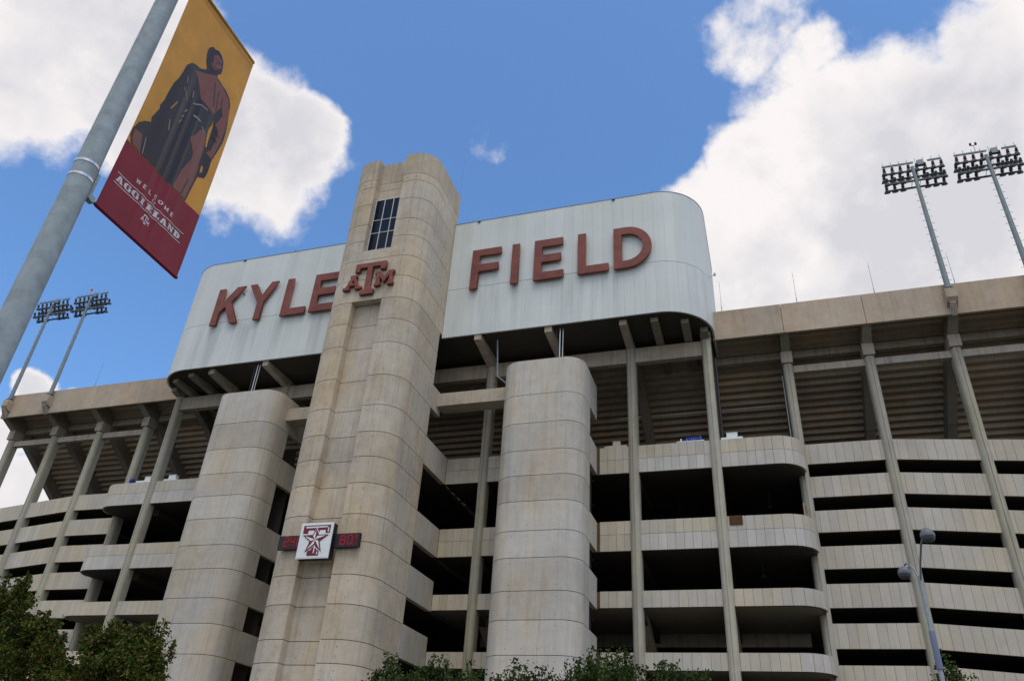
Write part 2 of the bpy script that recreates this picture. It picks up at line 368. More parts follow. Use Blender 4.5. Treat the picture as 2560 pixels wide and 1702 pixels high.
for L in (BAY, 14.72):
    row[L] = MB().prismx([(0, 0), (.62, 0), (.62, .12), (.11, .12), (.11, .44), (0, .44)], .30, L-.30).mesh('seat_row', 'riser')
NR = 19
for a, b in zip(edges[:-1], edges[1:]):
    L = 14.72 if b-a > 10 else BAY
    for i in range(NR):
        o = place('seat_row', row[L], gs, (a, -1.4+.56*i, 38.0-.3836*i))
low = MB()
for i in range(NR, NR+8): low.prismx([(-1.4+.56*i+a, 38.0-.3836*i+b) for a, b in ((0, 0), (.62, 0), (.62, .12), (.11, .12), (.11, .44), (0, .44))], -50, 50)
stuff(low.obj('lower_seat_rows', 'riser', gs))
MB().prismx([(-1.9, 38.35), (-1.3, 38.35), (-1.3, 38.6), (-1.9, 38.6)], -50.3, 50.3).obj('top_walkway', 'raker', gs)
for s in (-1, 1):
    xs = [26.3, 31.88, 38.01, 44.14, 50.62]
    for a, b in zip(xs[:-1], xs[1:]):
        x0, x1 = sorted((s*(a+.018), s*(b-.018)))
        MB().box(x0, x1, -2.25, -2.0, 36.35, 39.1).obj('fascia_panel', 'fascia', gs)
    for a, b in zip(CX[3:7], CX[4:8]):
        x0, x1 = sorted((s*(a+.37), s*(b-.37)))
        MB().box(x0, x1, .85, 1.35, 35.72, 36.36).obj('upper_beam', 'beam', gs)
        if a > 26: MB().box(x0, x1, .05, .55, 33.9, 34.5).obj('lower_beam', 'beam', gs)
    # light steel pipework under the seating
    x0, x1 = sorted((s*17.0, s*31.5)); MB().tube((x0, 4.4, 33.25), (x1, 4.4, 33.25), .028, n=6).obj('conduit', 'steel', gs)
    x0, x1 = sorted((s*31.9, s*50)); MB().tube((x0, 6.2, 31.1), (x1, 6.2, 31.1), .028, n=6).obj('conduit', 'lampdark', gs)
    MB().tube((s*26.35, -2.35, 27), (s*26.35, -2.35, 34.45), .07, n=8).obj('downpipe', 'lampdark', gs)
    MB().tube((s*31.35, -.1, 27), (s*31.35, -.1, 33.6), .03, n=8).obj('downpipe', 'galv', gs)
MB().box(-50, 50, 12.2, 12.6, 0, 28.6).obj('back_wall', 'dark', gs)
MB().box(-50.3, 50.3, -1.99, -1.75, 36.5, 39.0).obj('fascia_backing', 'core', gs)

# ------------------------------------------------------------------ access ramps
TOPS = [27.48-2.625*i for i in range(11)]
PW = BAY/10
flatp = MB().box(.009, PW-.009, -.04, .06, -1.6, 0).mesh('panel', 'panel')
def slopep(s):
    dz = SL*PW; a, b = .009, PW-.009
    if s > 0: q = [(a, -1.6+SL*a), (b, -1.6+SL*b), (b, SL*b), (a, SL*a)]
    else: q = [(-b, -1.6+SL*b), (-a, -1.6+SL*a), (-a, SL*a), (-b, SL*b)]
    return MB().prismy(q, -.04, .06).mesh('panel', 'panel')
for s, lab in ((1, 'stack of parking style concrete ramps with slotted openings, right of the rounded balconies'), (-1, 'stack of parking style concrete ramps with slotted openings, behind the left trees')):
    rp = thing('access_ramp', lab, 'ramp', (s*44, 5, 0), 'access ramps on both flanks')
    sp = slopep(s); X5 = CX[5]; XE = 56.4
    for lv, zt in enumerate(TOPS):
        if zt < 1.8: continue
        zt2 = zt+SL*(XE-X5)
        body = MB().loft([(s*31.9, .06, zt-1.59), (s*31.9, .06, zt-.01), (s*31.9, .26, zt-.01), (s*31.9, .26, zt-1.59)], [(s*X5, .06, zt-1.59), (s*X5, .06, zt-.01), (s*X5, .26, zt-.01), (s*X5, .26, zt-1.59)])
        body.loft([(s*X5, .06, zt-1.59), (s*X5, .06, zt-.01), (s*X5, .26, zt-.01), (s*X5, .26, zt-1.59)], [(s*XE, .06, zt2-1.59), (s*XE, .06, zt2-.01), (s*XE, .26, zt2-.01), (s*XE, .26, zt2-1.59)])
        par = body.obj('parapet', 'core', rp)
        sl_ = MB().box(min(s*31.9, s*X5), max(s*31.9, s*X5), .26, 12, zt-1.5, zt-1.2)
        sl_.loft([(s*X5, .26, zt-1.5), (s*X5, 12, zt-1.5), (s*X5, 12, zt-1.2), (s*X5, .26, zt-1.2)], [(s*XE, .26, zt2-1.5), (s*XE, 12, zt2-1.5), (s*XE, 12, zt2-1.2), (s*XE, .26, zt2-1.2)])
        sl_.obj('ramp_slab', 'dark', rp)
        if lv < 8:
            for i in range(10): place('panel', flatp, par, ((31.88+PW*i) if s > 0 else -(31.88+PW*(i+1)), 0, zt))
            for i in range(20 if s > 0 else 26): place('panel', sp, par, (s*(X5+PW*i), 0, zt+SL*PW*i))
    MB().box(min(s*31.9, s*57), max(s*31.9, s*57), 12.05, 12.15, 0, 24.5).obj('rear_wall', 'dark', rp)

# ------------------------------------------------------------------ concourses in the middle
FL = [(24.86, 27.04, 25.98), (18.86, 21.07, 20.07), (14.87, 16.0, None), (10.83, 11.93, None), (5.4, 6.5, None)]
cpan = {}
def cp(h, mat):
    if (h, mat) not in cpan: cpan[(h, mat)] = MB().box(.009, PW-.009, -.04, .06, 0, h).mesh('panel', mat)
    return cpan[(h, mat)]
for s, lab in ((1, 'open concourse floors with rounded concrete balconies right of the main tower'), (-1, 'open concourse floors with rounded concrete balconies left of the main tower')):
    cc_ = thing('concourse', lab, 'concourse', (s*20, 4, 0), 'open concourse floors beside the main tower')
    for x in CX[:4]:
        ztop = 36.12
        MB().prism(pill(s*x, FY-.36, .98, .74), 0, ztop).obj('column', 'column', cc_, 40)
    x0, x1 = sorted((s*.02, s*3.6))
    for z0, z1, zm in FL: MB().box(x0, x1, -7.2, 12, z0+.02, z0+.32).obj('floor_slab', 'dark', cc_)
    MB().box(s*CX[3]-.42, s*CX[3]+.42, FY-.42, FY+.75, 36.16, 36.5).obj('column_capital', 'beam', cc_)
    ctr = 30.0; rr = 2.0
    outer = lambda q: [(4.07, FY+q), (ctr, FY+q)] + arc(ctr, FY+rr, rr-q, 270, 360, 10)[1:] + [(ctr+rr-q, -.3)]
    for fi, (z0, z1, zm) in enumerate(FL):
        o_, i_ = outer(.06), outer(.26)
        pol = [(s*x, y) for x, y in o_ + i_[::-1]]
        par = MB().prism(pol, z0+.01, z1-.01).obj('parapet', 'core', cc_, 30)
        slab = [(s*x, y) for x, y in outer(.27)] + [(s*31.7, 12), (s*4.2, 12)]
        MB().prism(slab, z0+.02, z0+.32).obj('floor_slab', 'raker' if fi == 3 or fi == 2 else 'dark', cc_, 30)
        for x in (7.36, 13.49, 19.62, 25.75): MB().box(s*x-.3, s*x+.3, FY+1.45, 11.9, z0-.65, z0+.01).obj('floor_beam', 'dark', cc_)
        if fi > 3: continue
        bands = [(z0, zm-.012, 'panelblue'), (zm+.012, z1, 'panel')] if zm else [(z0, z1, 'panel')]
        for (b0, b1, mt) in bands:
            x = 4.09; i = 0
            while x < ctr-.3:
                if not (10.0 < x < 16.4):
                    mm = mt if mt == 'panel' or x > 19 else 'panel'
                    place('panel', cp(round(b1-b0, 3), mm), par, (s*x if s > 0 else -(x+PW), FY, b0))
                x += PW
            na = 5; x_ = x
            for j in range(na):
                a0 = 270+90*j/na+.4; a1 = 270+90*(j+1)/na-.4
                P0 = arc(ctr, FY+rr, rr+.04, a0, a1, 4); P1 = arc(ctr, FY+rr, rr-.06, a0, a1, 4)
                if j == 0: P0 = [(x+.014, FY-.04)]+P0; P1 = [(x+.014, FY+.06)]+P1
                MB().prism([(s*px, py) for px, py in P0+P1[::-1]], b0, b1).obj('panel', mt if fi != 3 else 'panelblue', par, 30)
    # edge beam that ties the front columns together under the press box
    xs = [.0]+CX[:4]
    for a, b in zip(xs[:-1], xs[1:]):
        x0, x1 = sorted((s*(a+(.37 if a > 5 else 0)), s*(b-.37)))
        MB().box(x0, x1, FY-.1, FY+.5, 34.5, 35.85).obj('edge_beam', 'beam', cc_)
    x0, x1 = sorted((s*1.0, s*10.2)); MB().tube((x0, -4.2, 32.5), (x1, -4.2, 32.5), .07, n=8).obj('pipe', 'galv', cc_)
    # lower deck rakers and the beam behind them
    for x in CX[:4]:
        MB().prismx([(FY+1.4, 14.85), (FY+3.2, 14.85), (8.6, 10.6), (8.6, 9.3)], s*x-.32, s*x+.32).obj('lower_raker', 'beam', cc_)
    x0, x1 = sorted((s*5, s*31)); MB().box(x0, x1, 5.6, 6.0, 13.95, 15.0).obj('inner_beam', 'beam', cc_)
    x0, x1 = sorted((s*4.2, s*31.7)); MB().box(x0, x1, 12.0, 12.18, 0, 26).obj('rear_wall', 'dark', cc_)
    # hanging fixtures and conduit
    for (x, y, z) in ((22.3, 2, 23.6), (29.2, 1.5, 23.4), (28.2, 0, 17.8)):
        MB().tube((s*x, y, z), (s*x, y, z+1.3), .02, n=6).lathe((s*x, y, z-.25), (0, 0, 1), [(.02, .25), (.2, .05), (.24, 0)], 10).obj('hanging_lamp', 'lampdark', cc_)

# ------------------------------------------------------------------ main tower
mt_ = thing('main_tower', 'tall beige concrete tower with rounded corners, central groove and red emblem', 'tower', (0, -10, 0))
YF, TX, GR, GD, TR_ = -13.3, 4.07, 1.33, .70, 1.9
def tower_poly(yb, groove, inset=0.0):
    x = TX-inset; f = YF+inset; rr = TR_-inset*.5
    p = [(-x, yb)] + arc(-x+rr, f+rr, rr, 180, 270, 9)
    if groove: p += [(-GR-inset, f), (-GR-inset, YF+GD+inset), (GR+inset, YF+GD+inset), (GR+inset, f)]
    return p + arc(x-rr, f+rr, rr, 270, 360, 9) + [(x, yb)]
JZ = [0, 2.1, 4.2, 6.3, 8.0, 9.35, 10.75, 12.9, 14.78, 16.98, 18.85, 21.08, 23.05, 25.0, 27.15, 29.7, 32.6, 34.75, 36.82, 39.0, 41.08, 42.0, 43.25, 45.1, 47.45, 49.5, 50.4, 52.85]
for a, b in zip(JZ[:-1], JZ[1:]):
    if a == 42.0 or b == 42.0:
        if a == 42.0: continue
    za, zb = a, b
    if a == 41.08: zb = 43.25
    yb = -7.5 if zb <= 36.9 else -6.7
    lo, hi = za+.022, zb-.022 if zb < 52.8 else zb
    if a == 41.08:
        MB().prism(tower_poly(yb, False), lo, 42.1).prism(tower_poly(yb, True), 42.1, hi).obj('wall_lift', 'tower', mt_, 32)
    else:
        MB().prism(tower_poly(yb, not (36.8 <= za < 41)), lo, hi).obj('wall_lift', 'tower', mt_, 32)
MB().prism(tower_poly(-6.8, True, .05), 36.9, 52.6).prism(tower_poly(-7.55, True, .05), 0, 36.86).obj('wall_core', 'core', mt_, 32)
# window in the upper groove: frame, mullions and nine panes
wy = YF+GD-.02; wx = [-1.30, -.44, .43, 1.30]; wz = [42.15, 44.5, 45.97, 48.32]
win = MB().box(-1.33, 1.33, wy-.02, wy, 42.1, 48.36).obj('window', 'black', mt_)
for i, x in enumerate(wx): MB().box(x-.024, x+.024, wy-.11, wy-.02, 42.12, 48.36).obj('mullion', 'frame', win)
for j, z in enumerate(wz):
    for i in range(3): MB().box(wx[i]+.036, wx[i+1]-.036, wy-.10, wy-.02, z-.024, z+.024).obj('transom', 'frame', win)
for i in range(3):
    for j in range(3): MB().box(wx[i]+.036, wx[i+1]-.036, wy-.05, wy-.021, wz[j]+.036, wz[j+1]-.036).obj('pane', 'glass', win)
# side walls that bridge from the tower to the concourse at each floor
for s in (-1, 1):
    for (z0, z1) in ((24.86, 27.1), (18.85, 21.05), (14.78, 16.98), (10.75, 12.93), (5.4, 7.6)):
        x0, x1 = sorted((s*(TX-.4), s*TX)); MB().box(x0, x1, -7.48, FY-.045, z0, z1).obj('wing_wall', 'stair', mt_)
    x0, x1 = sorted((s*(TX-.4), s*TX)); MB().box(x0, x1, -7.48, -5.6, 29.72, 31.75).obj('wing_wall', 'tower', mt_)
    x0, x1 = sorted((s*TX, s*10.22)); MB().box(x0, x1, -6.35, -4.9, 30.35, 31.5).obj('bridge_beam', 'tower', mt_)
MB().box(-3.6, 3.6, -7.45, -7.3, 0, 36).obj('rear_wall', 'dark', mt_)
# form tie holes
th = MB()
for a, b in zip(JZ[4:-2], JZ[5:-1]):
    for zz in (a+.42, b-.42):
        for x in (-2.6, -1.75, 1.75, 2.6): th.tube((x, YF-.006, zz), (x, YF+.01, zz), .030, n=6)
        for y in (-10.6, -9.2, -8.0): th.tube((TX-.01, y, zz), (TX+.006, y, zz), .030, n=6)
        if zz < 36 or zz > 49: th.tube((-.6, YF+GD-.006, zz), (-.6, YF+GD+.01, zz), .030, n=6)
stuff(th.obj('tie_holes', 'core', mt_))
# emblem: a large block T with an A and an M
E_T = [(-1.40, 40.45), (1.36, 40.45), (1.36, 39.66), (.90, 39.66), (.90, 40.04), (.17, 40.04), (.17, 37.75), (.54, 37.75), (.54, 37.28), (-.62, 37.28), (-.62, 37.75), (-.28, 37.75), (-.28, 40.04), (-.98, 40.04), (-.98, 39.66), (-1.40, 39.66)]
E_A = [(-1.72, 39.34), (-1.18, 39.34), (-1.18, 39.13), (-1.26, 39.13), (-.86, 38.15), (-.60, 38.15), (-.60, 37.94), (-1.17, 37.94), (-1.17, 38.12), (-1.10, 38.12), (-1.17, 38.32), (-1.70, 38.32), (-1.80, 38.12), (-1.70, 38.12), (-1.70, 37.92), (-2.27, 37.92), (-2.27, 38.14), (-2.06, 38.14), (-1.62, 39.13), (-1.72, 39.13)]
E_Ah = [(-1.60, 38.52), (-1.25, 38.52), (-1.43, 38.93)]
E_M = [(.54, 39.38), (.98, 39.38), (1.38, 38.78), (1.74, 39.39), (2.22, 39.39), (2.22, 39.15), (2.10, 39.15), (2.10, 38.22), (2.24, 38.22), (2.24, 37.98), (1.74, 37.98), (1.74, 38.22), (1.84, 38.22), (1.84, 38.98), (1.40, 38.24), (.96, 38.92), (.96, 38.22), (1.06, 38.22), (1.06, 38.0), (.56, 38.0), (.56, 38.22), (.68, 38.22), (.68, 39.15), (.54, 39.15)]
for nm, pol in (('emblem_letter', [E_T]), ('emblem_letter', [E_A, E_Ah]), ('emblem_letter', [E_M])):
    place(nm, curve_mesh(nm, pol, .24, 'letter', .015), mt_, (0, YF-.18, 0), ROTXZ)
sp_ = MB()
for x, z in ((-1.2, 40.1), (1.1, 40.1), (-.05, 38.8), (-.2, 37.5), (-1.4, 39.2), (-2.0, 38.05), (-.8, 38.05), (.7, 38.8), (2.0, 38.8)): sp_.tube((x, YF-.08, z), (x, YF+.05, z), .03, n=6)
sp_.obj('emblem_bracket', 'black', mt_)

# ------------------------------------------------------------------ clock and temperature sign
ck = thing('clock_sign', 'white square sign with maroon T and star between two red digital displays', 'sign', (0, -13.6, 15.7))
MB().box(-1.20, 1.20, -13.90, -13.36, 15.68, 18.06).obj('sign_box', 'black', ck)
MB().box(-1.22, 1.22, -13.95, -13.902, 15.66, 18.08).obj('sign_rim', 'white', ck)
face = MB().box(-1.15, 1.15, -13.965, -13.951, 15.73, 18.01).obj('sign_face', 'white', ck)
def logo(polys, mat, dy, nm='logo_piece'): place(nm, curve_mesh(nm, polys, .008, mat), ck, (0, -13.965-dy, 0), ROTXZ)
Tl = [(-1.0, 17.90), (1.0, 17.90), (1.0, 17.36), (.70, 17.36), (.70, 17.58), (.20, 17.58), (.20, 16.22), (.42, 16.22), (.42, 15.86), (-.42, 15.86), (-.42, 16.22), (-.16, 16.22), (-.16, 17.58), (-.64, 17.58), (-.64, 17.36), (-1.0, 17.36)]
def off(poly, dx, dz): return [(x+dx, z+dz) for x, z in poly]
logo([off(Tl, .035, -.02)], 'navy', .004); logo([Tl], 'maroon', .009)
cxs, czs = 0.0, 16.93
def star(R1, R2, ang0=90): return [(cxs+(R1 if i % 2 == 0 else R2)*math.cos(R(ang0+36*i))*1.0, czs+(R1 if i % 2 == 0 else R2)*math.sin(R(ang0+36*i))) for i in range(10)]
so = star(1.02, .40); so[0] = (0, 17.66)
logo([[(cxs+(x-cxs)*1.14+.02, czs+(z-czs)*1.14-.02) for x, z in so]], 'white', .013)
logo([off(so, .03, -.03)], 'navy', .016); logo([so], 'maroon', .019)
si = star(.82, .30); si[0] = (0, 17.52)
for i in range(5):
    tip = si[2*i]; inn = si[(2*i+1) % 10]; logo([[(cxs, czs), tip, inn]], 'white', .024)
logo([[(-.84, 17.82), (.86, 17.82), (.80, 17.74), (-.80, 17.72)]], 'white', .013); logo([[(.93, 17.74), (.95, 17.42), (.87, 17.42), (.86, 17.70)]], 'white', .013)
logo([[(.06, 16.52), (.12, 16.52), (.12, 16.05), (.04, 15.98)]], 'white', .026); logo([[(.30, 15.92), (.37, 15.94), (.37, 16.12), (.30, 16.10)]], 'white', .013)
SEG = {'2': 'abged', '4': 'fgbc', '8': 'abcdefg', '0': 'abcdef', 'o': 'abgf', '3': 'abgcd'}
def digit(mb, ch, x, z, w, h, y):
    t = .05; s_ = SEG[ch]; hh = h/2
    def seg(x0, x1, z0, z1):
        hor = (x1-x0) > (z1-z0); n = 4 if hor else 5
        for i in range(n):      # rows of single lamps
            if hor: a = x0+(x1-x0)*i/n; mb.box(a+.008, a+(x1-x0)/n-.008, y-.012, y, z0, z1)
            else: a = z0+(z1-z0)*i/n; mb.box(x0, x1, y-.012, y, a+.008, a+(z1-z0)/n-.008)
    if 'a' in s_: seg(x+t, x+w-t, z+h-t, z+h)
    if 'g' in s_: seg(x+t, x+w-t, z+hh-t/2, z+hh+t/2)
    if 'd' in s_: seg(x+t, x+w-t, z, z+t)
    if 'f' in s_: seg(x, x+t, z+hh+.02, z+h-t)
    if 'b' in s_: seg(x+w-t, x+w, z+hh+.02, z+h-t)
    if 'e' in s_: seg(x, x+t, z+t, z+hh-.02)
    if 'c' in s_: seg(x+w-t, x+w, z+t, z+hh-.02)
for x0, x1, chars in ((-3.02, -1.24, (('2', -2.62, .40, .62, 16.66), ('4', -2.10, .36, .62, 16.66), ('0', -1.58, .40, .62, 16.66))), (1.24, 3.12, (('8', 1.72, .38, .62, 16.62), ('0', 2.26, .38, .62, 16.62), ('o', 2.76, .26, .30, 16.93)))):
    box = MB().box(x0, x1, -13.62, -13.36, 16.45, 17.38).obj('display', 'black', ck)
    MB().box(x0+.36 if x0 < 0 else x0+.38, x1-.06, -13.632, -13.622, 16.52, 17.32).obj('display_screen', 'leddim', box)
    for (ch, x, w_, h_, z) in chars:
        m_ = MB(); digit(m_, ch, x, z, w_, h_, -13.636); m_.obj('digit', 'led', box)

# ------------------------------------------------------------------ stair towers
SX0, SX1, SYF, SR = 10.23, 16.75, -8.4, 1.5
SJ = [0, 2.2, 4.3, 6.5, 8.65, 10.75, 12.9, 14.75, 16.95, 18.82, 20.95, 22.88, 24.83, 27.05, 29.45, 32.5]
for s, lab in ((1, 'grey concrete stair tower with rounded front, right of the main tower'), (-1, 'grey concrete stair tower with rounded front, left of the main tower')):
    st_ = thing('stair_tower', lab, 'tower', (s*13.49, -6, 0), 'stair towers flanking the main tower')
    def spoly(ins):
        x0, x1, f = SX0+ins, SX1-ins, SYF+ins; rr = SR-ins*.5
        p = [(x0, -5.55-ins)] + arc(x0+rr, f+rr, rr, 180, 270, 8) + arc(x1-rr, f+rr, rr, 270, 360, 8) + [(x1, -5.55-ins)]
        return [(s*x, y) for x, y in p]
    for a, b in zip(SJ[:-1], SJ[1:]):
        MB().prism(spoly(0), a+.02, b-.02 if b < 32 else b).obj('wall_lift', 'stair', st_, 32)
    MB().prism(spoly(.05), 0, 32.4).obj('wall_core', 'core', st_, 32)
    for xs_ in ((SX1-.35, SX1), (SX0, SX0+.35)):
        x0, x1 = sorted((s*xs_[0], s*xs_[1]))
        for (z0, z1) in ((29.47, 32.5), (24.85, 27.04), (18.84, 21.05), (14.78, 16.95), (10.76, 12.9), (5.4, 7.5)):
            MB().box(x0, x1, -5.53, FY-.045, z0, z1).obj('wing_wall', 'stair', st_)
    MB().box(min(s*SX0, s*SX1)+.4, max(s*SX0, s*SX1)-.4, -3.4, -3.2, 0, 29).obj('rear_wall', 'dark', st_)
    th = MB()
    for a, b in zip(SJ[3:-1], SJ[4:]):
        for zz in (a+.38, b-.38):
            for x in (11.9, 13.0, 14.1, 15.2): th.tube((s*x, SYF-.006, zz), (s*x, SYF+.01, zz), .028, n=6)
        th.tube((s*SX1-.012, -4.3, (a+b)/2), (s*SX1+.012, -4.3, (a+b)/2), .05, n=6)
    stuff(th.obj('tie_holes', 'core', st_))
    MB().tube((s*8.9, -5.6, 33.0), (s*8.8, -6.0, 36.4), .06, n=10).tube((s*8.9, -5.6, 33.05), (s*10.6, -4.6, 31.7), .06, n=10).obj('drain_pipe', 'galv', st_) if s > 0 else None
    for dx in (-.28, 0, .25):
        MB().tube((s*14.45+dx, -6.6, 32.4), (s*14.45+dx, -6.6, 36.5), .035 if dx else .05, n=8).obj('riser_pipe', 'steel' if dx >= 0 else 'lampdark', st_)

# ------------------------------------------------------------------ press box with the lettering
pb = thing('press_box', 'long pale blue metal press box with rounded ends reading KYLE FIELD in red', 'press box', (0, -1, 36))
PY, PR, PXC = -7.1, 4.0, 22.5
def pb_poly(ins):
    R_ = arc(PXC, PY+PR, PR-ins, 270, 360, 14); L_ = arc(-PXC, PY+PR, PR-ins, 180, 270, 14)
    return L_ + R_ + [(PXC+PR-ins, 5.5), (-PXC-PR+ins, 5.5)]
MB().prism(pb_poly(.16), 36.62, 49.0).obj('shell', 'core', pb, 30)
MB().prism(pb_poly(.13), 36.52, 36.62).obj('soffit', 'dark', pb, 30)
MB().prism(pb_poly(-.03), 49.10, 49.16).obj('roof_edge', 'teal', pb, 30)
tiers = ((36.5, 41.47), (41.51, 49.10)); cw = (PXC-4.10)/21
cme = [MB().box(.004, cw-.004, -.0, .15, z0, z1).mesh('cladding_panel', 'clad') for z0, z1 in tiers]
for s in (-1, 1):
    for i in range(21):
        for k in range(2): place('cladding_panel', cme[k], pb, ((4.10+cw*i) if s > 0 else -(4.10+cw*(i+1)), PY, 0))
    for j in range(7):
        a0 = 270+90*j/7+.06; a1 = 270+90*(j+1)/7-.06
        q = [(s*x, y) for x, y in arc(PXC, PY+PR, PR, a0, a1, 4)+arc(PXC, PY+PR, PR-.15, a1, a0, 4)]
        for z0, z1 in tiers: MB().prism(q, z0, z1).obj('cladding_panel', 'clad', pb, 30)
    for j in range(8):
        y0 = PY+PR+j*1.07; x0, x1 = sorted((s*(PXC+PR), s*(PXC+PR-.15)))
        for z0, z1 in tiers: MB().box(x0, x1, y0+.004, y0+1.066, z0, z1).obj('cladding_panel', 'clad', pb)
    for x, y0, z0, z1 in ((7.36, -7.0, 35.62, 36.5), (13.49, -6.9, 35.9, 36.5), (19.62, -6.6, 35.9, 36.5), (22.1, -6.4, 36.1, 36.5), (24.4, -5.7, 36.1, 36.5), (25.75, -4.2, 36.05, 36.5)):
        MB().prismx([(y0, z1-.5 if x < 20 else z0), (y0, z1), (3, z1), (3, z0-.15), (FY-.5, z0-.15)], s*x-.3, s*x+.3).obj('floor_beam', 'beam' if x < 20 else 'raker', pb)
    for x in (6.46, 19.1): MB().box(s*x-.13, s*x+.13, PY-.10, PY-.005, 48.93, 49.04).obj('bracket', 'black', pb)
    MB().tube((s*22.5 if s > 0 else -13.5, PY+.3, 49.1), (s*22.5 if s > 0 else -13.5, PY+.3, 49.62), .025, n=6).obj('lightning_spike', 'black', pb)
MB().tube((26.4, -2.0, 42.9), (26.9, -2.3, 42.9), .03, n=6).box(26.85, 27.05, -2.5, -2.2, 42.85, 43.0).obj('camera_bracket', 'frame', pb)
ZB, ZT = 40.82, 45.10
def Dpoly():
    rx, rz = 2.10, (ZT-ZB)/2; xc, zc = 20.22, (ZT+ZB)/2
    out = [(19.18, ZB), (19.18, ZT), (xc, ZT)] + [(xc+rx*math.sin(R(a)), zc+rz*math.cos(R(a))) for a in range(6, 180, 6)] + [(xc, ZB)]
    inn = [(19.86, ZB+.72), (19.86, ZT-.74), (xc, ZT-.74)] + [(xc+(rx-.70)*math.sin(R(a)), zc+(rz-.73)*math.cos(R(a))) for a in range(6, 180, 6)] + [(xc, ZB+.72)]
    return [out, inn]
def Lp(x, w=2.62): return [[(x, ZB), (x+w, ZB), (x+w, ZB+.74), (x+.68, ZB+.74), (x+.68, ZT), (x, ZT)]]
def Ep(x): return [[(x, ZB), (x+2.62, ZB), (x+2.62, ZB+.76), (x+.66, ZB+.76), (x+.66, 42.67), (x+2.38, 42.67), (x+2.38, 43.43), (x+.66, 43.43), (x+.66, 44.32), (x+2.52, 44.32), (x+2.52, ZT), (x, ZT)]]
letters = [
    [[(-20.52, ZB), (-19.82, ZB), (-19.82, 42.30), (-19.28, 42.88), (-18.25, ZB), (-17.42, ZB), (-18.76, 43.42), (-17.50, ZT), (-18.42, ZT), (-19.82, 43.22), (-19.82, ZT), (-20.52, ZT)]],
    [[(-15.62, ZB), (-14.94, ZB), (-14.94, 42.90), (-13.74, ZT), (-14.50, ZT), (-15.28, 43.62), (-16.18, ZT), (-16.96, ZT), (-15.62, 42.80)]],
    Lp(-12.66), Ep(-9.58),
    [[(6.43, ZB), (7.12, ZB), (7.12, 42.68), (8.95, 42.68), (8.95, 43.43), (7.12, 43.43), (7.12, 44.38), (9.12, 44.38), (9.12, ZT), (6.43, ZT)]],
    [[(10.17, ZB), (10.83, ZB), (10.83, ZT), (10.17, ZT)]],
    Ep(12.23), Lp(16.10), Dpoly()]
for pol in letters:
    place('letter', curve_mesh('letter', [[(28.57+(x-28.57)*1.005, 1.65+(z-1.65)*1.005) for x, z in q] for q in pol], .20, 'letter', .012), pb, (0, PY-.29, 0), ROTXZ)
br = MB()
for x in (-20.2, -17.9, -15.3, -12.3, -9.2, 6.8, 10.5, 12.6, 16.4, 19.5):
    for z in (41.3, 44.5): br.tube((x, PY-.3, z), (x, PY+.02, z), .05, n=6)
br.obj('letter_bracket', 'black', pb)

# ------------------------------------------------------------------ floodlight towers
def flood_tower(x, label):
    t = thing('floodlight_tower', label, 'floodlight', (x, -2.6, 37), 'floodlight towers along the fascia')
    MB().prismx([(-2.27, 37.0), (-2.75, 37.15), (-3.0, 37.45), (-3.0, 38.25), (-2.27, 38.25)], x-.38, x+.38).obj('bracket', 'fascia', t)
    MB().prismx([(-2.27, 36.2), (-2.9, 37.0), (-2.75, 37.15), (-2.27, 37.0)], x-.2, x+.2).obj('strut', 'beam', t)
    y = -2.62
    MB().lathe((x, y, 38.22), (0, 0, 1), [(.36, 0), (.36, .16), (.30, .2)], 16).obj('collar', 'black', t, 40)
    MB().tube((x, y, 38.3), (x, y, 51.3), .22, .14, 14).obj('pole', 'teal', t, 40)
    pg = MB()
    for i in range(28):
        z = 39.2+i*.36; a = -1 if i % 2 else 1; pg.tube((x+a*.2, y, z), (x+a*.40, y, z), .018, n=5)
    stuff(pg.obj('climbing_pegs', 'teal', t))
    ux = [x-2.22+.635*i for i in range(8)]
    rows = [(51.78, -2.62), (50.86, -2.62), (50.72, -1.95), (49.72, -2.62), (49.55, -1.95)]
    for k, (z, yy) in enumerate(rows):
        if k == 0:
            MB().box(ux[0]-.1, ux[3]+.45, yy-.06, yy+.06, z-.07, z+.07).obj('crossarm', 'teal', t); MB().box(ux[5]+.3, ux[7]+.1, yy-.06, yy+.06, z-.07, z+.07).obj('crossarm', 'teal', t)
        else: MB().box(ux[0]-.12, ux[7]+.12, yy-.06, yy+.06, z-.07, z+.07).obj('crossarm', 'lampdark', t)
    for i, q in enumerate(ux):
        MB().tube((q, -2.62, 50.8), (q, -2.62, 52.2), .022, n=5).tube((q, -2.62, 50.86), (q, -1.95, 50.72), .022, n=5).obj('upright', 'teal', t)
        MB().tube((q, -2.62, 49.7), (q, -2.62, 50.55), .022, n=5).tube((q, -2.62, 49.72), (q, -1.95, 49.55), .022, n=5).obj('upright', 'teal', t)
    MB().box(x+.42, x+.86, -2.8, -2.5, 51.3, 51.85).obj('junction_box', 'teal', t)
    return t, ux
lamp_me = None
def flood_lamp():
    m = MB(); ax = Vector((0, .42, -1)).normalized()
    m.lathe((0, 0, 0), ax, [(.05, -.30), (.11, -.28), (.12, -.02), (.07, 0), (.09, .06), (.17, .16), (.245, .34), (.25, .36), (.22, .37)], 14)
    m.box(-.15, .15, -.02, .02, -.03, .03)
    return m.mesh('floodlight', 'lampdark', 40)
lamp_me = flood_lamp()
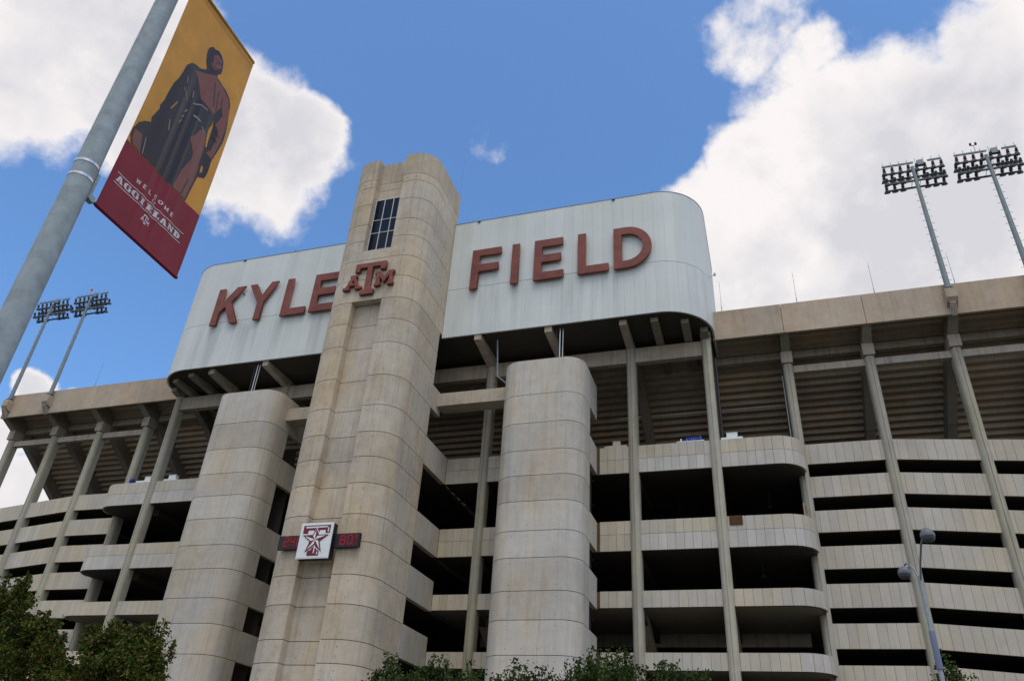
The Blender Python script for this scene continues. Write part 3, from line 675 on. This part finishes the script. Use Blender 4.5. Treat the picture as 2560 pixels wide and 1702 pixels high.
for x, lab in ((44.14, 'inner of the two right floodlight towers, wholly in view against cloud'), (49.75, 'outer right floodlight tower, cut by the edge of the picture'), (-44.14, 'inner of the two left floodlight towers, nearer the press box'), (-49.85, 'outer left floodlight tower beside the grey banner pole')):
    t, ux = flood_tower(x, lab)
    for i, q in enumerate(ux):
        place('floodlight', lamp_me, t, (q, -2.62, 51.22)); place('floodlight', lamp_me, t, (q, -1.95, 50.98))
        if i not in (3, 4):
            place('floodlight', lamp_me, t, (q, -2.62, 50.05)); place('floodlight', lamp_me, t, (q, -1.95, 49.80))
MB().tube((49.1, -2.62, 51.8), (49.1, -2.62, 52.6), .02, n=6).tube((48.9, -2.62, 52.6), (49.3, -2.62, 52.6), .03, n=6).lathe((48.9, -2.62, 52.65), (0, 0, 1), [(.09, 0), (.1, .2)], 8).lathe((49.3, -2.62, 52.65), (0, 0, 1), [(.09, 0), (.1, .2)], 8).obj('aviation_light', 'lampdark').update_tag()
tag(bpy.data.objects['aviation_light'], 'small double warning light on top of the outer right floodlight rack', 'warning light')
o = MB().tube((-44.6, -2.62, 51.8), (-44.6, -2.62, 52.5), .025, n=6).lathe((-44.6, -2.62, 52.5), (0, 0, 1), [(.1, 0), (.16, .15), (.1, .3)], 8).obj('warning_beacon', plain('orange_lens', (.6, .25, .05), .4))
tag(o, 'small orange beacon on top of the inner left floodlight rack', 'beacon')
for x, z0, z1, y, lab in ((27.24, 39.05, 42.27, -2.1, 'thin lightning rod on the fascia just right of the press box'), (33.22, 39.05, 42.3, -2.1, 'thin lightning rod on the fascia, second from the press box'), (39.08, 39.05, 42.3, -2.1, 'thin lightning rod on the fascia, third from the press box'), (44.84, 39.05, 42.22, -2.1, 'thin lightning rod beside the inner right floodlight pole'), (-38.87, 39.05, 42.2, -2.1, 'thin lightning rod on the left fascia near the press box'), (4.0, 52.8, 58.3, -6.75, 'tall thin aerial at the back corner of the main tower')):
    o = MB().tube((x, y, z0), (x, y, z0+.6), .03, n=6).tube((x, y, z0+.6), (x, y, z1), .018, .01, 6).lathe((x, y, z1-.45), (0, 0, 1), [(.02, 0), (.035, .03), (.02, .06)], 6).obj('lightning_rod', 'teal')
    tag(o, lab, 'lightning rod' if z0 < 50 else 'aerial', 'lightning rods along the roof edge')

# ------------------------------------------------------------------ things on the balconies
def case(x0, x1, lab, tw=None, z=27.04, mat='box'):
    t = thing('equipment_case', lab, 'case', ((x0+x1)/2, -2.8, z), 'pale cases on the top balcony')
    MB().box(x0, x1, -3.0, -2.45, z, z+.16).obj('base_tray', mat, t)
    if tw:
        MB().box(tw[0], tw[1], -2.95, -2.55, z+.165, z+.52).obj('box', mat, t); MB().box(tw[0]-.02, tw[1]+.02, -2.97, -2.53, z+.523, z+.56).obj('lid', mat, t)
case(17.35, 19.1, 'pale flat case with a small box, on the balcony beside the right stair tower', (18.0, 18.58), mat='stair')
case(26.24, 27.82, 'white flat case with a stacked box on the rounded right balcony', (26.66, 27.45))
case(-27.9, -25.95, 'long white case with a box on the rounded left balcony', (-27.0, -26.35), 27.06)
case(-24.7, -23.25, 'white case with a box on the balcony left of the left stair tower', (-24.25, -23.45))
t = thing('folded_table', 'white folding table lying on the right balcony under a blue tarp', 'table', (24, -2.8, 27.04))
MB().box(22.95, 25.0, -3.05, -2.4, 27.06, 27.13).obj('table_top', 'white', t); MB().box(23.2, 23.3, -2.7, -2.6, 27.13, 27.5).obj('leg', 'white', t)
m = MB()
for i in range(7): m.lathe((23.7+.17*i, -2.75+.05*math.sin(i*2.1), 27.13), (0, .1*math.sin(i), 1), [(.22, 0), (.2+.05*math.sin(i*1.7), .16), (.08, .34+.12*math.sin(i*2.3)), (.02, .44)], 9)
tag(m.obj('tarp_bundle', 'blue', None, 40), 'crumpled blue tarp heaped on the right balcony table', 'tarp')
m = MB().lathe((-28.5, -2.9, 27.08), (0, 0, 1), [(.16, 0), (.24, .12), (.25, .3), (.17, .46), (.05, .5)], 12); tag(m.obj('blue_bag', 'blue', None, 40), 'round blue bag on the rounded left balcony', 'bag')
m = MB().box(26.3, 27.2, -3.10, -3.045, 20.42, 21.09); tag(m.obj('plywood_board', 'brown'), 'brown board fixed over the second right balcony parapet', 'board')
m = MB().loft([(29.9, -.8, 21.1), (32, -.4, 21.1), (32, 0, 21.1), (29.9, 0, 21.1)], [(30.3, -.8, 21.75), (31.6, -.4, 21.9), (31.6, 0, 21.9), (30.3, 0, 21.75)]).box(31.45, 31.55, -.9, -.3, 21.1, 22.6)
tag(m.obj('plywood_sheets', plain('plywood', (.42, .34, .22), .8, 0, .2, .2, 2)), 'tan plywood sheets stacked at the end of the second right balcony', 'plywood')

# ------------------------------------------------------------------ banner pole
PXp, PYp = 28.57-4.07, -58+2.684
lp = thing('banner_pole', 'thick galvanised grey pole in the left foreground', 'pole', (PXp, PYp, 0))
m = MB(); m.path([(PXp, PYp, z) for z in (0, 3, 5, 7, 9, 11)], [.090, .082, .0775, .072, .066, .060], 32); m.obj('shaft', 'galv', lp, 40)
m = MB(); m.lathe((PXp, PYp, 0), (0, 0, 1), [(.2, 0), (.2, .03), (.13, .05), (.1, .2)], 24); m.obj('base_flange', 'galv', lp, 40)
def rad(z): return .090-.0027*z
bnr = thing('street_banner', 'gold and maroon WELCOME TO AGGIELAND banner hanging from the grey pole', 'banner', (PXp, PYp+.166, 5.05))
BU0, BZ0, BW, BH = PYp+.166, 5.05, .85, 2.48
for zc in (5.225, 5.105):
    m = MB(); m.lathe((PXp, PYp, zc-.011), (0, 0, 1), [(rad(zc)+.001, 0), (rad(zc)+.004, .001), (rad(zc)+.004, .021), (rad(zc)+.001, .022)], 32); m.obj('strap', 'steel', bnr, 30)
    m = MB(); m.lathe((PXp, PYp, zc+BH-.07), (0, 0, 1), [(rad(zc+2.4)+.001, 0), (rad(zc+2.4)+.004, .001), (rad(zc+2.4)+.004, .021), (rad(zc+2.4)+.001, .022)], 32); m.obj('strap', 'steel', bnr, 30)
for zc in (BZ0-.012, BZ0+BH+.012):
    sg = 1 if zc < 6 else -1
    m = MB(); m.box(PXp-.028, PXp+.028, PYp+.078, PYp+.10, zc-.02 if sg > 0 else zc-.17, zc+.19 if sg > 0 else zc+.02); m.box(PXp-.02, PXp+.02, PYp+.10, PYp+.14, zc-.022, zc+.022); m.obj('rod_bracket', 'galv', bnr)
    MB().tube((PXp, PYp+.13, zc), (PXp, BU0+BW+.006, zc), .010, n=10).obj('rod', 'black', bnr, 40); MB().tube((PXp, BU0+.004, zc), (PXp, BU0+BW-.004, zc), .0155, n=14).obj('rod_pocket', 'bmar' if sg > 0 else 'gold', bnr, 40)
def ripple(u_, v_):      # cloth hangs in soft vertical folds, strongest in the middle
    q = math.sin(math.pi*min(max(v_/BH, 0), 1))**.6
    ft = max(0, min(1, (1.75-v_)/.5))*max(0, min(1, v_/.25)); fo = sum(h*math.exp(-((u_-c)/w_)**2) for c, h, w_ in ((.30, .005, .022), (.395, .010, .024), (.485, .009, .020), (.60, .004, .03)))*ft
    return fo + q*(.006*math.sin(u_*9.5+.6)+.0055*math.sin(u_*23+1.1+v_*.6)+.012*math.sin(v_*1.3)) + .004*math.sin(v_*2.1+u_*3)
def bpt(u_, v_, off_=0.0): return (PXp+ripple(u_, v_)+off_, BU0+u_, BZ0+v_)
def sheet(nm, mat, u0, u1, v0, v1, nu, nv, off_, th=.0012, parent=None):
    vs = []; fs = []
    for o2 in (off_, off_-th):
        for j in range(nv+1):
            for i in range(nu+1): vs.append(bpt(u0+(u1-u0)*i/nu, v0+(v1-v0)*j/nv, o2))
    K = (nu+1)*(nv+1); ix = lambda i, j, k: k*K+j*(nu+1)+i
    for j in range(nv):
        for i in range(nu):
            fs.append((ix(i, j, 0), ix(i+1, j, 0), ix(i+1, j+1, 0), ix(i, j+1, 0))); fs.append((ix(i, j+1, 1), ix(i+1, j+1, 1), ix(i+1, j, 1), ix(i, j, 1)))
    for i in range(nu): fs += [(ix(i, 0, 0), ix(i, 0, 1), ix(i+1, 0, 1), ix(i+1, 0, 0)), (ix(i, nv, 0), ix(i+1, nv, 0), ix(i+1, nv, 1), ix(i, nv, 1))]
    for j in range(nv): fs += [(ix(0, j, 0), ix(0, j+1, 0), ix(0, j+1, 1), ix(0, j, 1)), (ix(nu, j, 0), ix(nu, j, 1), ix(nu, j+1, 1), ix(nu, j+1, 0))]
    m = MB(); m.add(vs, fs); return m.obj(nm, mat, parent, 60)
VM = .605
gold = sheet('cloth', 'gold', 0, BW, VM, BH, 130, 120, 0, .0012, bnr); mar = sheet('cloth', 'bmar', 0, BW, 0, VM, 130, 40, 0, .0012, bnr)
sheet('hem', 'bmar', .004, BW-.004, 0.0, .05, 130, 4, .0016, .0012, mar)
sheet('hem', 'bmar', 0.0, .022, .05, VM, 2, 40, .0014, .001, mar); sheet('hem', 'bmar', BW-.022, BW, .05, VM, 2, 40, .0014, .001, mar)
sheet('hem', 'gold', 0.0, BW, BH-.06, BH, 130, 4, .0016, .0012, gold)
def printed(nm, polys, mat, off_, parent):
    me = curve_mesh(nm, polys, 0, mat)
    bm = bmesh.new(); bm.from_mesh(me)
    for _ in range(8):
        es = [e for e in bm.edges if e.calc_length() > .014]
        if not es: break
        bmesh.ops.subdivide_edges(bm, edges=es, cuts=1); bmesh.ops.triangulate(bm, faces=[f for f in bm.faces if len(f.verts) > 3])
    for v in bm.verts: v.co = Vector(bpt(v.co.x, v.co.y, off_))
    bmesh.ops.recalc_face_normals(bm, faces=bm.faces)
    for f in bm.faces:
        if f.normal.x < 0: f.normal_flip()
    bm.to_mesh(me); bm.free()
    for p in me.polygons: p.use_smooth = True
    return place(nm, me, parent)
fig = [(0.362, 2.097), (0.395, 2.143), (0.419, 2.141), (0.455, 2.165), (0.501, 2.15), (0.537, 2.109), (0.554, 2.044), (0.557, 1.983), (0.525, 1.931), (0.535, 1.908), (0.591, 1.904), (0.666, 1.894), (0.72, 1.859), (0.753, 1.8), (0.769, 1.708), (0.788, 1.607), (0.806, 1.493), (0.81, 1.394), (0.789, 1.269), (0.766, 1.134), (0.771, 1.004), (0.76, 0.933), (0.699, 0.894), (0.692, 0.834), (0.68, 0.707), (0.67, 0.608), (0.497, 0.608), (0.326, 0.608), (0.174, 0.608), (0.036, 0.608), (0.008, 0.662), (0.006, 0.726), (0.027, 0.805), (0.068, 0.866), (0.123, 0.914), (0.111, 0.953), (0.144, 1.083), (0.135, 1.116), (0.152, 1.189), (0.156, 1.292), (0.169, 1.408), (0.193, 1.5), (0.205, 1.593), (0.211, 1.673), (0.247, 1.748), (0.3, 1.788), (0.349, 1.807), (0.4, 1.856), (0.413, 1.878), (0.378, 1.94), (0.359, 2.001), (0.354, 2.064)]
gap = [(0.649, 1.504), (0.651, 1.448), (0.635, 1.366), (0.647, 1.29), (0.669, 1.206), (0.681, 1.211), (0.674, 1.279), (0.672, 1.366), (0.666, 1.45)]
gap2 = [(0.696, 1.029), (0.717, 1.013), (0.722, 0.97), (0.706, 0.942), (0.698, 0.971)]
torso = [(0.305, 1.727), (0.51, 1.905), (0.543, 1.89), (0.629, 1.887), (0.717, 1.841), (0.761, 1.726), (0.783, 1.559), (0.786, 1.392), (0.76, 1.147), (0.69, 1.158), (0.723, 1.216), (0.736, 1.356), (0.726, 1.449), (0.682, 1.481), (0.718, 1.625), (0.68, 1.70), (0.63, 1.549), (0.532, 1.553), (0.461, 1.551), (0.401, 1.654), (0.356, 1.708)]
legp = [(0.491, 1.134), (0.53, 1.2), (0.555, 1.288), (0.618, 1.323), (0.651, 1.231), (0.66, 1.138), (0.662, 1.014), (0.676, 0.945), (0.674, 0.825), (0.655, 0.612), (0.507, 0.612), (0.528, 0.808), (0.576, 0.972), (0.568, 1.036), (0.533, 1.085)]
lump = [(0.021, 0.731), (0.096, 0.754), (0.14, 0.612), (0.056, 0.612), (0.025, 0.657)]
facep = [(0.425, 2.07), (0.465, 2.118), (0.512, 2.108), (0.54, 2.04), (0.522, 1.972), (0.47, 1.945), (0.432, 1.965), (0.442, 2.02)]
pf = printed('printed_figure', [fig, gap, gap2], 'fnavy', .0018, gold)
for q in (torso, legp, lump, facep): printed('figure_patch', [q], 'fbrown', .0030, gold)
def line(a, b, wd):
    a, b = Vector(a), Vector(b); n_ = Vector((-(b-a).y, (b-a).x)).normalized()*wd/2; return [tuple(a+n_), tuple(b+n_), tuple(b-n_), tuple(a-n_)]
for a, b, w_ in (((.53, 1.84), (.60, 1.62), .010), ((.60, 1.80), (.64, 1.60), .008), ((.66, 1.78), (.675, 1.70), .008), ((.475, 2.062), (.525, 2.058), .014), ((.448, 2.052), (.462, 2.060), .010), ((.480, 2.040), (.472, 2.005), .008), ((.458, 1.985), (.492, 1.978), .008), ((.50, 1.96), (.53, 2.01), .012), ((.60, .62), (.62, .80), .012), ((.70, 1.42), (.76, 1.40), .010), ((.69, 1.36), (.75, 1.33), .010)):
    printed('figure_line', [line(a, b, w_)], 'fnavy', .0042, gold)
for a, b, w_ in (((.26, 1.593), (.274, 1.531), .010), ((.266, 1.471), (.343, 1.405), .010), ((.279, .991), (.255, 1.085), .010), ((.405, 1.437), (.48, 1.50), .012), ((.48, 1.50), (.556, 1.52), .012), ((.451, 1.347), (.531, 1.358), .020), ((.348, 1.154), (.36, 1.20), .010), ((.355, 1.22), (.368, 1.26), .010), ((.362, 1.29), (.376, 1.33), .010), ((.56, 1.33), (.60, 1.30), .014), ((.16, .62), (.135, .76), .010), ((.37, 1.55), (.385, 1.48), .010)):
    printed('figure_line', [line(a, b, w_)], 'fline', .0042, gold)
printed('figure_line', [line((.223, 1.171), (.257, 1.283), .010)], 'gold', .0044, gold)
# lettering on the maroon part: polygons for every glyph in a unit box
def rect(x0, x1, y0, y1): return [(x0, y0), (x1, y0), (x1, y1), (x0, y1)]
SER = {
    'A': [[(0, 0), (.42, 0), (.42, .14), (.34, .14), (.37, .26), (.60, .26), (.62, .14), (.54, .14), (.54, 0), (1, 0), (1, .14), (.92, .14), (.66, 1), (.30, 1), (.08, .14), (0, .14)], [(.41, .42), (.56, .42), (.49, .74)]],
    'G': [[(.30, 0), (.74, 0), (.80, .07), (.86, 0), (.98, 0), (.98, .46), (1, .46), (1, .56), (.60, .56), (.60, .46), (.70, .46), (.70, .16), (.50, .12), (.40, .20), (.36, .5), (.40, .8), (.52, .88), (.68, .84), (.74, .66), (.92, .66), (.92, 1), (.80, 1), (.74, .94), (.66, 1), (.30, 1), (.05, .82), (0, .5), (.05, .18)]],
    'I': [[(.12, 0), (.88, 0), (.88, .14), (.72, .14), (.72, .86), (.88, .86), (.88, 1), (.12, 1), (.12, .86), (.28, .86), (.28, .14), (.12, .14)]],
    'E': [[(0, 0), (.95, 0), (.95, .34), (.82, .34), (.76, .14), (.52, .14), (.52, .44), (.62, .44), (.66, .34), (.74, .34), (.74, .68), (.66, .68), (.62, .57), (.52, .57), (.52, .86), (.74, .86), (.80, .68), (.92, .68), (.92, 1), (0, 1), (0, .86), (.12, .86), (.12, .14), (0, .14)]],
    'L': [[(0, 0), (.95, 0), (.95, .40), (.80, .40), (.72, .14), (.52, .14), (.52, .86), (.66, .86), (.66, 1), (0, 1), (0, .86), (.12, .86), (.12, .14), (0, .14)]],
    'N': [[(0, 0), (.42, 0), (.42, .14), (.30, .14), (.30, .62), (.72, 0), (.90, 0), (.90, .86), (1, .86), (1, 1), (.62, 1), (.62, .86), (.74, .86), (.74, .44), (.36, 1), (0, 1), (0, .86), (.12, .86), (.12, .14), (0, .14)]],
    'D': [[(0, 0), (.62, 0), (.90, .16), (1, .5), (.90, .84), (.62, 1), (0, 1), (0, .86), (.12, .86), (.12, .14), (0, .14)], [(.50, .14), (.60, .2), (.64, .5), (.60, .8), (.50, .86)]]}
SAN = {
    'W': [[(0, 1), (.18, 0), (.34, 0), (.5, .6), (.66, 0), (.82, 0), (1, 1), (.84, 1), (.73, .35), (.58, 1), (.42, 1), (.27, .35), (.16, 1)]],
    'E': [[(0, 0), (.8, 0), (.8, .18), (.25, .18), (.25, .42), (.7, .42), (.7, .6), (.25, .6), (.25, .82), (.8, .82), (.8, 1), (0, 1)]],
    'L': [[(0, 0), (.8, 0), (.8, .18), (.25, .18), (.25, 1), (0, 1)]],
    'C': [[(.9, .1), (.9, .32), (.7, .2), (.45, .18), (.26, .34), (.24, .5), (.26, .66), (.45, .82), (.7, .8), (.9, .68), (.9, .9), (.6, 1), (.35, .98), (.08, .75), (0, .5), (.08, .25), (.35, .02), (.6, 0)]],
    'O': [[(.5, 0), (.85, .15), (1, .5), (.85, .85), (.5, 1), (.15, .85), (0, .5), (.15, .15)], [(.5, .2), (.68, .28), (.76, .5), (.68, .72), (.5, .8), (.32, .72), (.24, .5), (.32, .28)]],
    'M': [[(0, 0), (.2, 0), (.2, .6), (.42, .15), (.58, .15), (.8, .6), (.8, 0), (1, 0), (1, 1), (.8, 1), (.5, .42), (.2, 1), (0, 1)]],
    't': [[(.3, 0), (.6, 0), (.6, .15), (.5, .15), (.52, .6), (.8, .6), (.82, .75), (.56, .75), (.6, 1), (.42, 1), (.36, .75), (.12, .75), (.1, .6), (.32, .6)]],
    'o': [[(.4, 0), (.75, .12), (.9, .4), (.85, .65), (.6, .75), (.25, .65), (.1, .35), (.15, .1)], [(.42, .12), (.32, .18), (.32, .38), (.42, .58), (.58, .62), (.68, .5), (.66, .28), (.56, .14)]]}
def glyph(font, ch, x, y, w_, h_, nm='printed_letter', sk=0):
    printed(nm, [[(x+px*w_+sk*py*h_, y+py*h_) for px, py in p] for p in font[ch]], 'bink', .0022, mar)
for i, ch in enumerate('AGGIELAND'):
    x = .054+i*.0772; hh = .052; glyph(SER, ch, x, .2625+.008*i/8, .068 if ch != 'I' else .060, hh)
wx_ = [(.205, .392), (.273, .396), (.338, .401), (.392, .406), (.446, .405), (.512, .400), (.580, .392)]
for (x, y), ch in zip(wx_, 'WELCOME'): glyph(SAN, ch, x, y-.010, .042 if ch in 'WMO' else .032, .036)
glyph(SAN, 't', .382, .352, .020, .034, sk=.2); glyph(SAN, 'o', .406, .352, .022, .032, sk=.2)
for pts in ([(0.046, 0.330), (0.212, 0.333), (0.343, 0.336), (0.474, 0.339), (0.612, 0.342), (0.762, 0.345)], [(0.046, 0.243), (0.205, 0.246), (0.341, 0.249), (0.47, 0.249), (0.616, 0.251), (0.760, 0.254)]):
    printed('printed_rule', [[(x, y+.0028) for x, y in pts]+[(x, y-.0028) for x, y in pts[::-1]]], 'bink', .0022, mar)
def tam(pol): return [(.402+(x)*.0195, .1445+(z-37.28)*.0235) for x, z in pol]
printed('printed_emblem', [tam(E_T)], 'bink', .0024, mar)
printed('printed_emblem', [tam(E_A), tam(E_Ah)], 'bink', .0027, mar); printed('printed_emblem', [tam(E_M)], 'bink', .0030, mar)

# ------------------------------------------------------------------ street lamp
LX, LY_ = 33.69, -27.14
sl_ = thing('street_lamp', 'grey twin arm street lamp with round heads in front of the right ramps', 'street lamp', (LX, LY_, 0))
MB().path([(LX, LY_, z) for z in (0, 4, 8, 10.05)], [.095, .085, .07, .055], 16).obj('pole', 'galv', sl_, 40)
MB().lathe((LX, LY_, 6.9), (0, 0, 1), [(.105, 0), (.105, 1.2), (.085, 1.25)], 16).obj('sleeve', plain('blue_grey_paint', (.13, .17, .27), .4), sl_, 40)
for sg in (-1, 1):
    MB().path([(LX, LY_, 9.85), (LX+.03*sg, LY_-.5*sg, 10.35), (LX+.06*sg, LY_-1.1*sg, 10.75), (LX+.10*sg, LY_-1.6*sg, 10.95), (LX+.12*sg, LY_-1.95*sg, 10.98)], .035, 10).obj('arm', 'teal', sl_, 40)
    hd = MB().lathe((LX+.14*sg, LY_-2.25*sg, 10.72), (0, 0, 1), [(.235, 0), (.24, .03), (.225, .12), (.17, .22), (.09, .29), (.02, .30)], 24).obj('lamp_head', plain('lamp_head_paint', (.13, .15, .165), .5), sl_, 50)
    MB().lathe((LX+.14*sg, LY_-2.25*sg, 10.715), (0, 0, -1), [(.225, 0), (.21, .08), (.15, .15), (.05, .18)], 24).obj('lens', 'globe', hd, 50)

# ------------------------------------------------------------------ trees
def tree(label, base, clumps, leafm, nleaf, seed, lsize=.15, twig=.32):
    rnd = random.Random(seed); rng = np.random.default_rng(seed)
    t = thing('tree', label, 'tree', base, 'trees at the foot of the stadium')
    bx, by, _ = base; tr = MB(); cen = np.mean([c[:3] for c in clumps], axis=0); zt = min(c[2] for c in clumps)
    h1 = zt*.62
    tr.path([(bx, by, 0), (bx+.05, by, h1*.5), (bx+.02, by+.05, h1)], [.20, .15, .12], 10)
    anch = []
    for (x, y, z, rx, rz) in clumps:
        mid = ((bx+x)/2+rnd.uniform(-.2, .2), (by+y)/2+rnd.uniform(-.2, .2), (h1+z)/2+.2)
        tr.path([(bx+.02, by+.05, h1-.1), mid, (x, y, z)], [.10, .06, .03], 7)
        for _ in range(9):
            v = Vector((rnd.gauss(0, 1), rnd.gauss(0, 1), rnd.gauss(.35, .8))).normalized(); e = Vector((x, y, z))+Vector((v.x*rx, v.y*rx, v.z*rz))*rnd.uniform(.7, 1.05)
            tr.path([(x, y, z), tuple(Vector((x, y, z)).lerp(e, .55)+Vector((0, 0, .08))), tuple(e)], [.03, .018, .008], 5)
            anch.append((np.array(e), twig))
        for _ in range(7):
            v = Vector((rnd.gauss(0, 1), rnd.gauss(0, 1), rnd.gauss(.5, .9))).normalized(); e = Vector((x, y, z))+Vector((v.x*rx, v.y*rx, v.z*rz))*rnd.uniform(1.1, 1.4)
            tr.path([(x, y, z), tuple(e)], [.014, .005], 4); anch.append((np.array(e), .16)); anch.append((np.array(Vector((x, y, z)).lerp(e, .85)), .16))
        for _ in range(6):      # upright shoots that break the outline
            b0 = Vector((x+rnd.uniform(-.75, .75)*rx, y+rnd.uniform(-.75, .75)*rx, z+rz*.35)); e = b0+Vector((rnd.uniform(-.18, .18), rnd.uniform(-.18, .18), rz*.55+rnd.uniform(.25, .75)))
            tr.path([(x, y, z), tuple(b0), tuple(e)], [.016, .012, .004], 4)
            for q in (.35, .7, 1.0): anch.append((np.array(b0.lerp(e, q)), .20 if q < 1 else .13))
        for _ in range(int(15*rx*rx)+6):
            v = Vector((rnd.gauss(0, 1), rnd.gauss(0, 1), rnd.gauss(0, 1))).normalized(); q = rnd.uniform(.35, 1.0)
            anch.append((np.array((x+v.x*rx*q, y+v.y*rx*q, z+v.z*rz*q)), twig*rnd.uniform(.6, 1.15)))
    tr.obj('trunk', 'bark', t, 60)
    per = nleaf//len(anch); C_ = np.concatenate([a+rng.normal(0, s_*.55, (max(8, int(per*(s_/.27)**1.2)), 3)) for a, s_ in anch]); n = len(C_)
    D = rng.normal(0, 1, (n, 3)); D[:, 2] -= .35; D /= np.linalg.norm(D, axis=1)[:, None]
    U = rng.normal(0, 1, (n, 3)); U[:, 2] += .6; S = np.cross(D, U); S /= np.linalg.norm(S, axis=1)[:, None]; Nn = np.cross(S, D)
    L = (lsize*rng.uniform(.6, 1.25, n))[:, None]; W = L*.30
    v = np.empty((n, 6, 3)); v[:, 0] = C_; v[:, 1] = C_+D*L*.35+S*W-Nn*L*.06; v[:, 2] = C_+D*L*.75+S*W*.7-Nn*L*.1; v[:, 3] = C_+D*L-Nn*L*.16
    v[:, 4] = C_+D*L*.75-S*W*.7-Nn*L*.1; v[:, 5] = C_+D*L*.35-S*W-Nn*L*.06
    me = bpy.data.meshes.new('crown'); me.vertices.add(n*6); me.vertices.foreach_set('co', v.reshape(-1))
    base_i = (np.arange(n)*6)[:, None]
    loops = np.concatenate([base_i+np.array([[0, 1, 2, 3]]), base_i+np.array([[0, 3, 4, 5]])], axis=1).reshape(-1)
    me.loops.add(n*8); me.loops.foreach_set('vertex_index', loops.astype(np.int32)); me.polygons.add(n*2)
    me.polygons.foreach_set('loop_start', np.arange(0, n*8, 4, dtype=np.int32)); me.polygons.foreach_set('loop_total', np.full(n*2, 4, dtype=np.int32))
    me.materials.append(MT[leafm]); me.update(calc_edges=True); me.validate()
    place('crown', me, t)
tree('large green tree at the far lower left corner', (-6.2, -30, 0), [(-6.9, -30, 8.9, 1.2, 1.1), (-5.5, -30, 8.0, 1.1, .9), (-4.3, -30.4, 8.9, .45, .40), (-4.4, -30.2, 7.0, 1.5, 1.2), (-2.7, -30, 7.3, .8, .7), (-2.5, -30.3, 5.9, 1.3, .9), (-6.3, -30.5, 6.2, 1.8, 1.5), (-1.7, -30, 6.6, .6, .5)], 'leafa', 42000, 3)
tree('rounded green tree against the foot of the left stair tower', (2.4, -30, 0), [(1.2, -30, 6.9, .80, .65), (3.0, -30, 6.7, .80, .75), (2.2, -30.2, 6.0, 1.5, 1.0), (3.6, -30.1, 5.9, .8, .9), (.3, -30.3, 5.3, 1.4, .9)], 'leafa', 26000, 5)
tree('dark low tree just right of the foot of the main tower', (16.4, -30, 0), [(15.1, -30, 5.45, .7, .6), (16.4, -30, 5.5, .7, .6), (17.5, -30, 5.25, .7, .6), (18.8, -30.2, 4.95, .9, .6), (16.2, -30.3, 4.8, 1.5, .8), (14.2, -30, 5.0, .5, .4)], 'leafb', 15000, 8, .125, .28)
tree('small dark tree under the right stair tower', (20.3, -30.5, 0), [(20.2, -30.5, 5.3, .55, .5), (20.9, -30.5, 5.15, .5, .5), (19.7, -30.5, 5.1, .8, .5)], 'leafb', 5000, 11, .125, .28)
tree('dark bushy tree between the right stair tower and the balconies', (23.8, -30, 0), [(22.4, -30, 5.75, .7, .6), (23.7, -30, 5.75, .8, .6), (24.9, -30, 5.4, .7, .6), (25.7, -30, 5.15, .6, .5), (23.6, -30.3, 5.0, 1.5, .8), (25.4, -30.2, 5.0, 1.0, .7), (22.0, -30.4, 5.3, .7, .6)], 'leafb', 17000, 13, .125, .28)
tree('small dark tree behind the street lamp in the lower right corner', (34.6, -24.5, 0), [(34.4, -24.5, 6.6, .35, .55), (34.6, -24.5, 6.0, .7, .5), (33.7, -24.5, 5.8, .5, .4), (35.7, -24.5, 5.7, .4, .3), (34.6, -24.7, 5.3, 1.2, .6)], 'leafb', 9000, 17, .125, .24)
